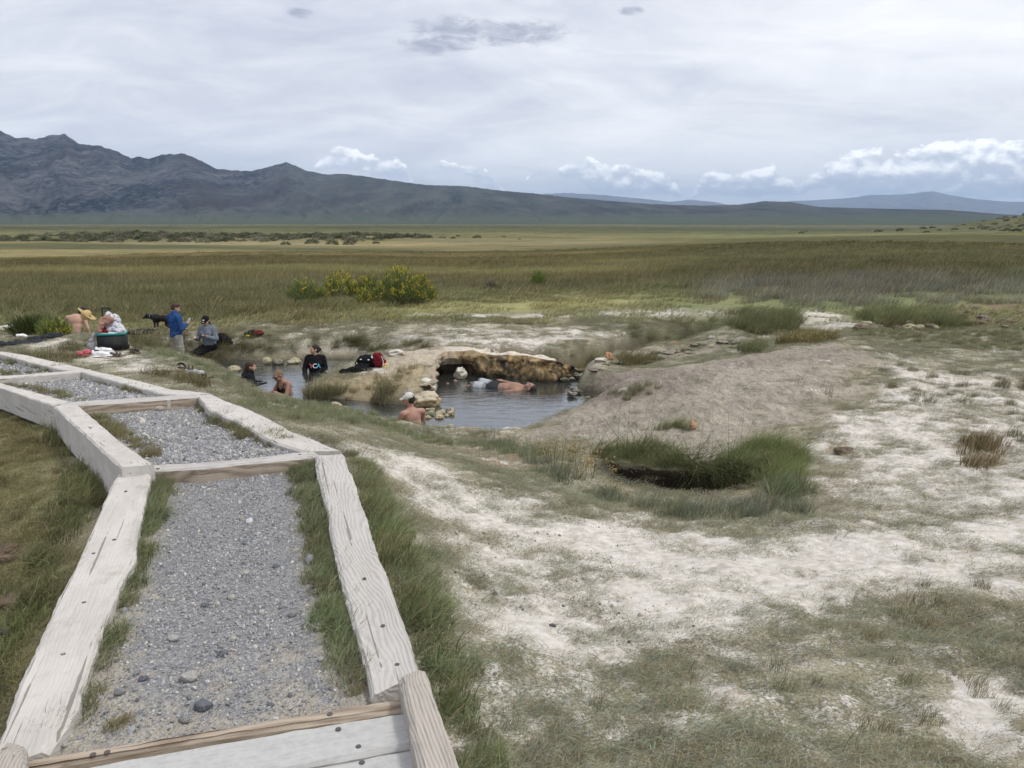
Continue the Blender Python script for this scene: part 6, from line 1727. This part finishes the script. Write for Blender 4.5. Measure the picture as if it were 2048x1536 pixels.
pile('jacket', lambda bm: (add_cone(bm, (-.42, -.06, .03), (.0, .02, .05), .05, .07), add_cone(bm, (0, .02, .05), (.42, .08, .05), .08, .05), add_ball(bm, (.1, .04, .05), (.25, .12, .05)), add_cone(bm, (-.1, -.05, .03), (.3, -.04, .03), .05, .05)), m_char, 'dark grey jacket spread on the ground between cooler and dog', 'jacket', G(281, 667), R(8), .03, 9)
bp = pile('backpack', lambda bm: (add_ball(bm, (0, 0, .16), (.20, .14, .17)), add_ball(bm, (.12, -.02, .12), (.16, .12, .12)), add_slab(bm, (-.02, .02, .13), (.16, .10, .12)), add_cone(bm, (.2, 0, .1), (.30, -.02, .07), .05, .03)), m_black, 'black backpack on the bank behind the woman in grey', 'backpack', G(444, 690), R(-5), .02, 8)
tube('strap', [(.10, -.12, .22), (.22, -.14, .20), (.32, -.12, .12), (.34, -.08, .04)], .012, m_black, bp)
pl1 = pile('bag', lambda bm: (add_ball(bm, (0, 0, .07), (.19, .12, .08)), add_ball(bm, (-.14, 0, .06), (.12, .10, .07)), add_ball(bm, (.14, 0, .07), (.13, .11, .09)), add_cone(bm, (-.18, .02, .10), (.0, .02, .15), .03, .03)), [m_black, m_green, m_maroon], 'dark slumped bag with green and wine-red patches on the far bank', 'bag', G(507, 672), 0, .03, 11, pickmat=lambda c_: 1 if c_.x < -.13 else (2 if c_.x > .06 and c_.z > .07 else 0))
bm = bmesh.new(); add_slab(bm, (0, 0, 0), (.05, .02, .025)); bmesh.ops.bevel(bm, geom=bm.edges[:], offset=.01, segments=2, affect='EDGES'); q = link('towel', bm, simple('yellow_cloth', (.55, .50, .03))); q.location = pl1.location + V3((-.10, -.17, .03)); tag(q, 'small folded bright yellow cloth beside the slumped bag', 'cloth')
# on the ledge
bp2 = pile('backpack', lambda bm: (add_ball(bm, (0, 0, .14), (.24, .15, .15)), add_slab(bm, (.02, .03, .13), (.19, .10, .11)), add_ball(bm, (.16, 0, .13), (.12, .13, .13))), m_black, 'big black backpack with white tags lying on the ledge', 'backpack', G(735, 734), R(6), .022, 8)
for (x_, y_, z_, w_, h_) in ((.15, -.12, .25, .05, .035), (-.13, -.13, .20, .022, .010), (.04, -.15, .19, .022, .010)):
    bm = bmesh.new(); add_slab(bm, (0, 0, 0), (w_, .006, h_)); bmesh.ops.bevel(bm, geom=bm.edges[:], offset=.004, segments=1, affect='EDGES'); q = link('tag', bm, m_wplastic, bp2); q.location = (x_, y_, z_); q.rotation_euler = (R(-35), 0, 0)
tube('strap', [(-.2, -.08, .2), (-.26, -.14, .12), (-.2, -.2, .05)], .013, m_black, bp2)
pile('jacket', lambda bm: (add_ball(bm, (0, 0, .06), (.26, .13, .08)), add_cone(bm, (-.2, -.02, .04), (-.40, -.06, .02), .07, .04), add_cone(bm, (.1, -.04, .05), (.30, -.06, .03), .07, .05), add_ball(bm, (.05, .05, .12), (.16, .09, .07))), m_black, 'crumpled black jacket in front of the big black backpack', 'jacket', G(718, 744), R(4), .035, 10)
mb = pile('bag', lambda bm: (add_ball(bm, (0, 0, .17), (.12, .11, .17)), add_ball(bm, (.03, 0, .10), (.14, .12, .10)), add_ball(bm, (-.04, 0, .27), (.08, .08, .06))), m_maroon, 'maroon drawstring bag standing at the right of the backpack', 'bag', G(757, 734), 0, .03, 10)
tube('drawstring', [(.09, -.08, .26), (.13, -.10, .14), (.12, -.12, .05)], .007, m_wplastic, mb)
pile('hat', lambda bm: (add_ball(bm, (0, 0, .05), (.08, .08, .06)), add_ball(bm, (0, 0, .015), (.11, .11, .015))), m_straw, 'small tan hat on the ground against the maroon bag', 'hat', G(771, 735), .3, .008, 14)
# dark sheet and pale scraps by the far left pool
pile('tarpaulin', lambda bm: (add_ball(bm, (0, 0, .03), (.42, .22, .05)), add_cone(bm, (.1, .1, .05), (.6, .35, .12), .08, .06), add_cone(bm, (-.4, -.1, .02), (-.7, -.1, .02), .08, .06)), m_char, 'dark crumpled sheet on the bank at the far left', 'sheet', G(50, 688), R(20), .05, 6, .018)
pile('cloth', lambda bm: (add_ball(bm, (0, 0, .03), (.11, .07, .03)), add_cone(bm, (.05, 0, .02), (.16, -.03, .02), .03, .02)), m_wplastic, 'white rag on the dark sheet at the far left', 'cloth', G(42, 680) + V3((0, 0, .08)), 0, .02, 10, .01)

# footwear: sole, upper or straps, toe towards local +Y
def sole_fill(L_, W_, h_):
    def f_(bm):
        for i in range(9):
            u = i / 8; wd = W_ * (.72 + .28 * math.sin(u * 3.6 - .2)) * (1 if .06 < u < .94 else .72); add_ball(bm, (.006 * math.sin(u * 3), -L_ / 2 + L_ * u, h_ / 2), (wd / 2, L_ / 9, h_ / 2), None, 12)
    return f_


def shoe(kind, px, py, rz, label, cat, m_sole, m_up, group=None, tip=0, s_=1.0, dz=0.0, w_=0):
    p = G(px, py); root = empty({'clog': 'clog', 'sneaker': 'sneaker', 'sandal': 'sandal'}[kind], (p.x, p.y, p.z + .012 + dz), (0, tip, rz), label, cat, group); root.scale = (s_,) * 3
    grow('sole', sole_fill(.27, .098, .026 if kind != 'sneaker' else .032), .007, m_sole, root, 3)
    if kind == 'clog':
        grow('upper', lambda bm: (add_ball(bm, (0, .055, .045), (.052, .075, .042)), add_cone(bm, (-.045, -.02, .03), (-.044, .05, .04), .014, .016), add_cone(bm, (.045, -.02, .03), (.044, .05, .04), .014, .016)), .007, m_up, root, 3)
        tube('heel_strap', [(-.046, -.01, .045), (-.044, -.09, .06), (-.02, -.125, .065), (.02, -.125, .065), (.044, -.09, .06), (.046, -.01, .045)], .008, m_up, root)
    elif kind == 'sneaker':
        grow('upper', lambda bm: (add_ball(bm, (0, .06, .045), (.046, .075, .038)), add_cone(bm, (0, .02, .055), (0, -.06, .075), .042, .040), add_ball(bm, (0, -.085, .065), (.040, .045, .045)), add_cone(bm, (0, -.11, .06), (0, -.115, .10), .028, .020)), .007, m_up, root, 3)
        grow('lining', lambda bm: add_ball(bm, (0, -.06, .098), (.028, .052, .022)), .007, m_char, root, 1)
        tube('laces', [(-.025, .04, .083), (.025, .03, .088), (-.025, .015, .094), (.025, .0, .099)], .004, m_char if w_ else m_wplastic, root)
    else:
        for (y0, y1, h_) in ((.07, .05, .05), (.02, .0, .062)):
            tube('strap', [(-.048, y0, .02), (-.035, (y0 + y1) / 2, h_), (0, (y0 + y1) / 2, h_ + .012), (.035, (y0 + y1) / 2, h_), (.048, y1, .02)], .009, m_up, root)
        tube('heel_strap', [(-.042, .0, .03), (-.042, -.08, .055), (-.02, -.12, .062), (.02, -.12, .062), (.042, -.08, .055), (.042, .0, .03)], .008, m_up, root)
    return root


m_pinks = simple('pink_foam', (.55, .09, .13), .6); m_whites = simple('white_leather', (.70, .70, .71), .6); m_browns = simple('brown_sole', (.12, .075, .055), .8); m_tansole = simple('tan_sole', (.26, .17, .11), .8); m_blks = simple('black_strap', (.015, .014, .014), .7)
shoe('clog', 165, 713, R(78), 'left pink clog near the cooler', 'clog', m_pinks, m_pinks, 'pair of pink clogs'); shoe('clog', 181, 710, R(100), 'right pink clog half hidden behind the white shoe', 'clog', m_pinks, m_pinks, 'pair of pink clogs', dz=.01)
shoe('sneaker', 203, 715, R(-70), 'white trainer in front with the thick pale sole', 'trainer', m_whites, m_whites, 'pair of white trainers', s_=1.15); shoe('sneaker', 209, 710, R(-60), 'white trainer with a dark opening behind the front one', 'trainer', m_whites, m_whites, 'pair of white trainers', dz=.03, s_=1.1, w_=1)
shoe('sandal', 233, 714, R(-75), 'brown strapped sandal touching the white trainers', 'sandal', m_browns, m_blks, s_=1.1); shoe('sandal', 270, 708, R(-120), 'black strapped sandal standing alone right of the cooler', 'sandal', m_browns, m_blks, s_=1.1)
shoe('sandal', 316, 750, R(85), 'left of two faded brown sandals on the mound', 'sandal', m_tansole, m_browns); shoe('sandal', 334, 751, R(70), 'right of two faded brown sandals on the mound', 'sandal', m_tansole, m_browns)
shoe('sandal', 362, 744, R(30), 'brown sandal on its side, leftmost of the heap on the grass', 'sandal', m_tansole, m_blks, tip=R(40), dz=.06, s_=1.15); shoe('sandal', 377, 750, R(-60), 'brown and black sandal in the middle of the heap on the grass', 'sandal', m_browns, m_blks, dz=.05, s_=1.2)
shoe('sneaker', 391, 756, R(-65), 'pale and brown shoe in the heap on the grass', 'shoe', m_browns, m_wpanel, dz=.02, s_=1.1); shoe('sandal', 405, 764, R(-50), 'black sandal at the right end of the heap on the grass', 'sandal', m_blks, m_blks, dz=.03, s_=1.1)
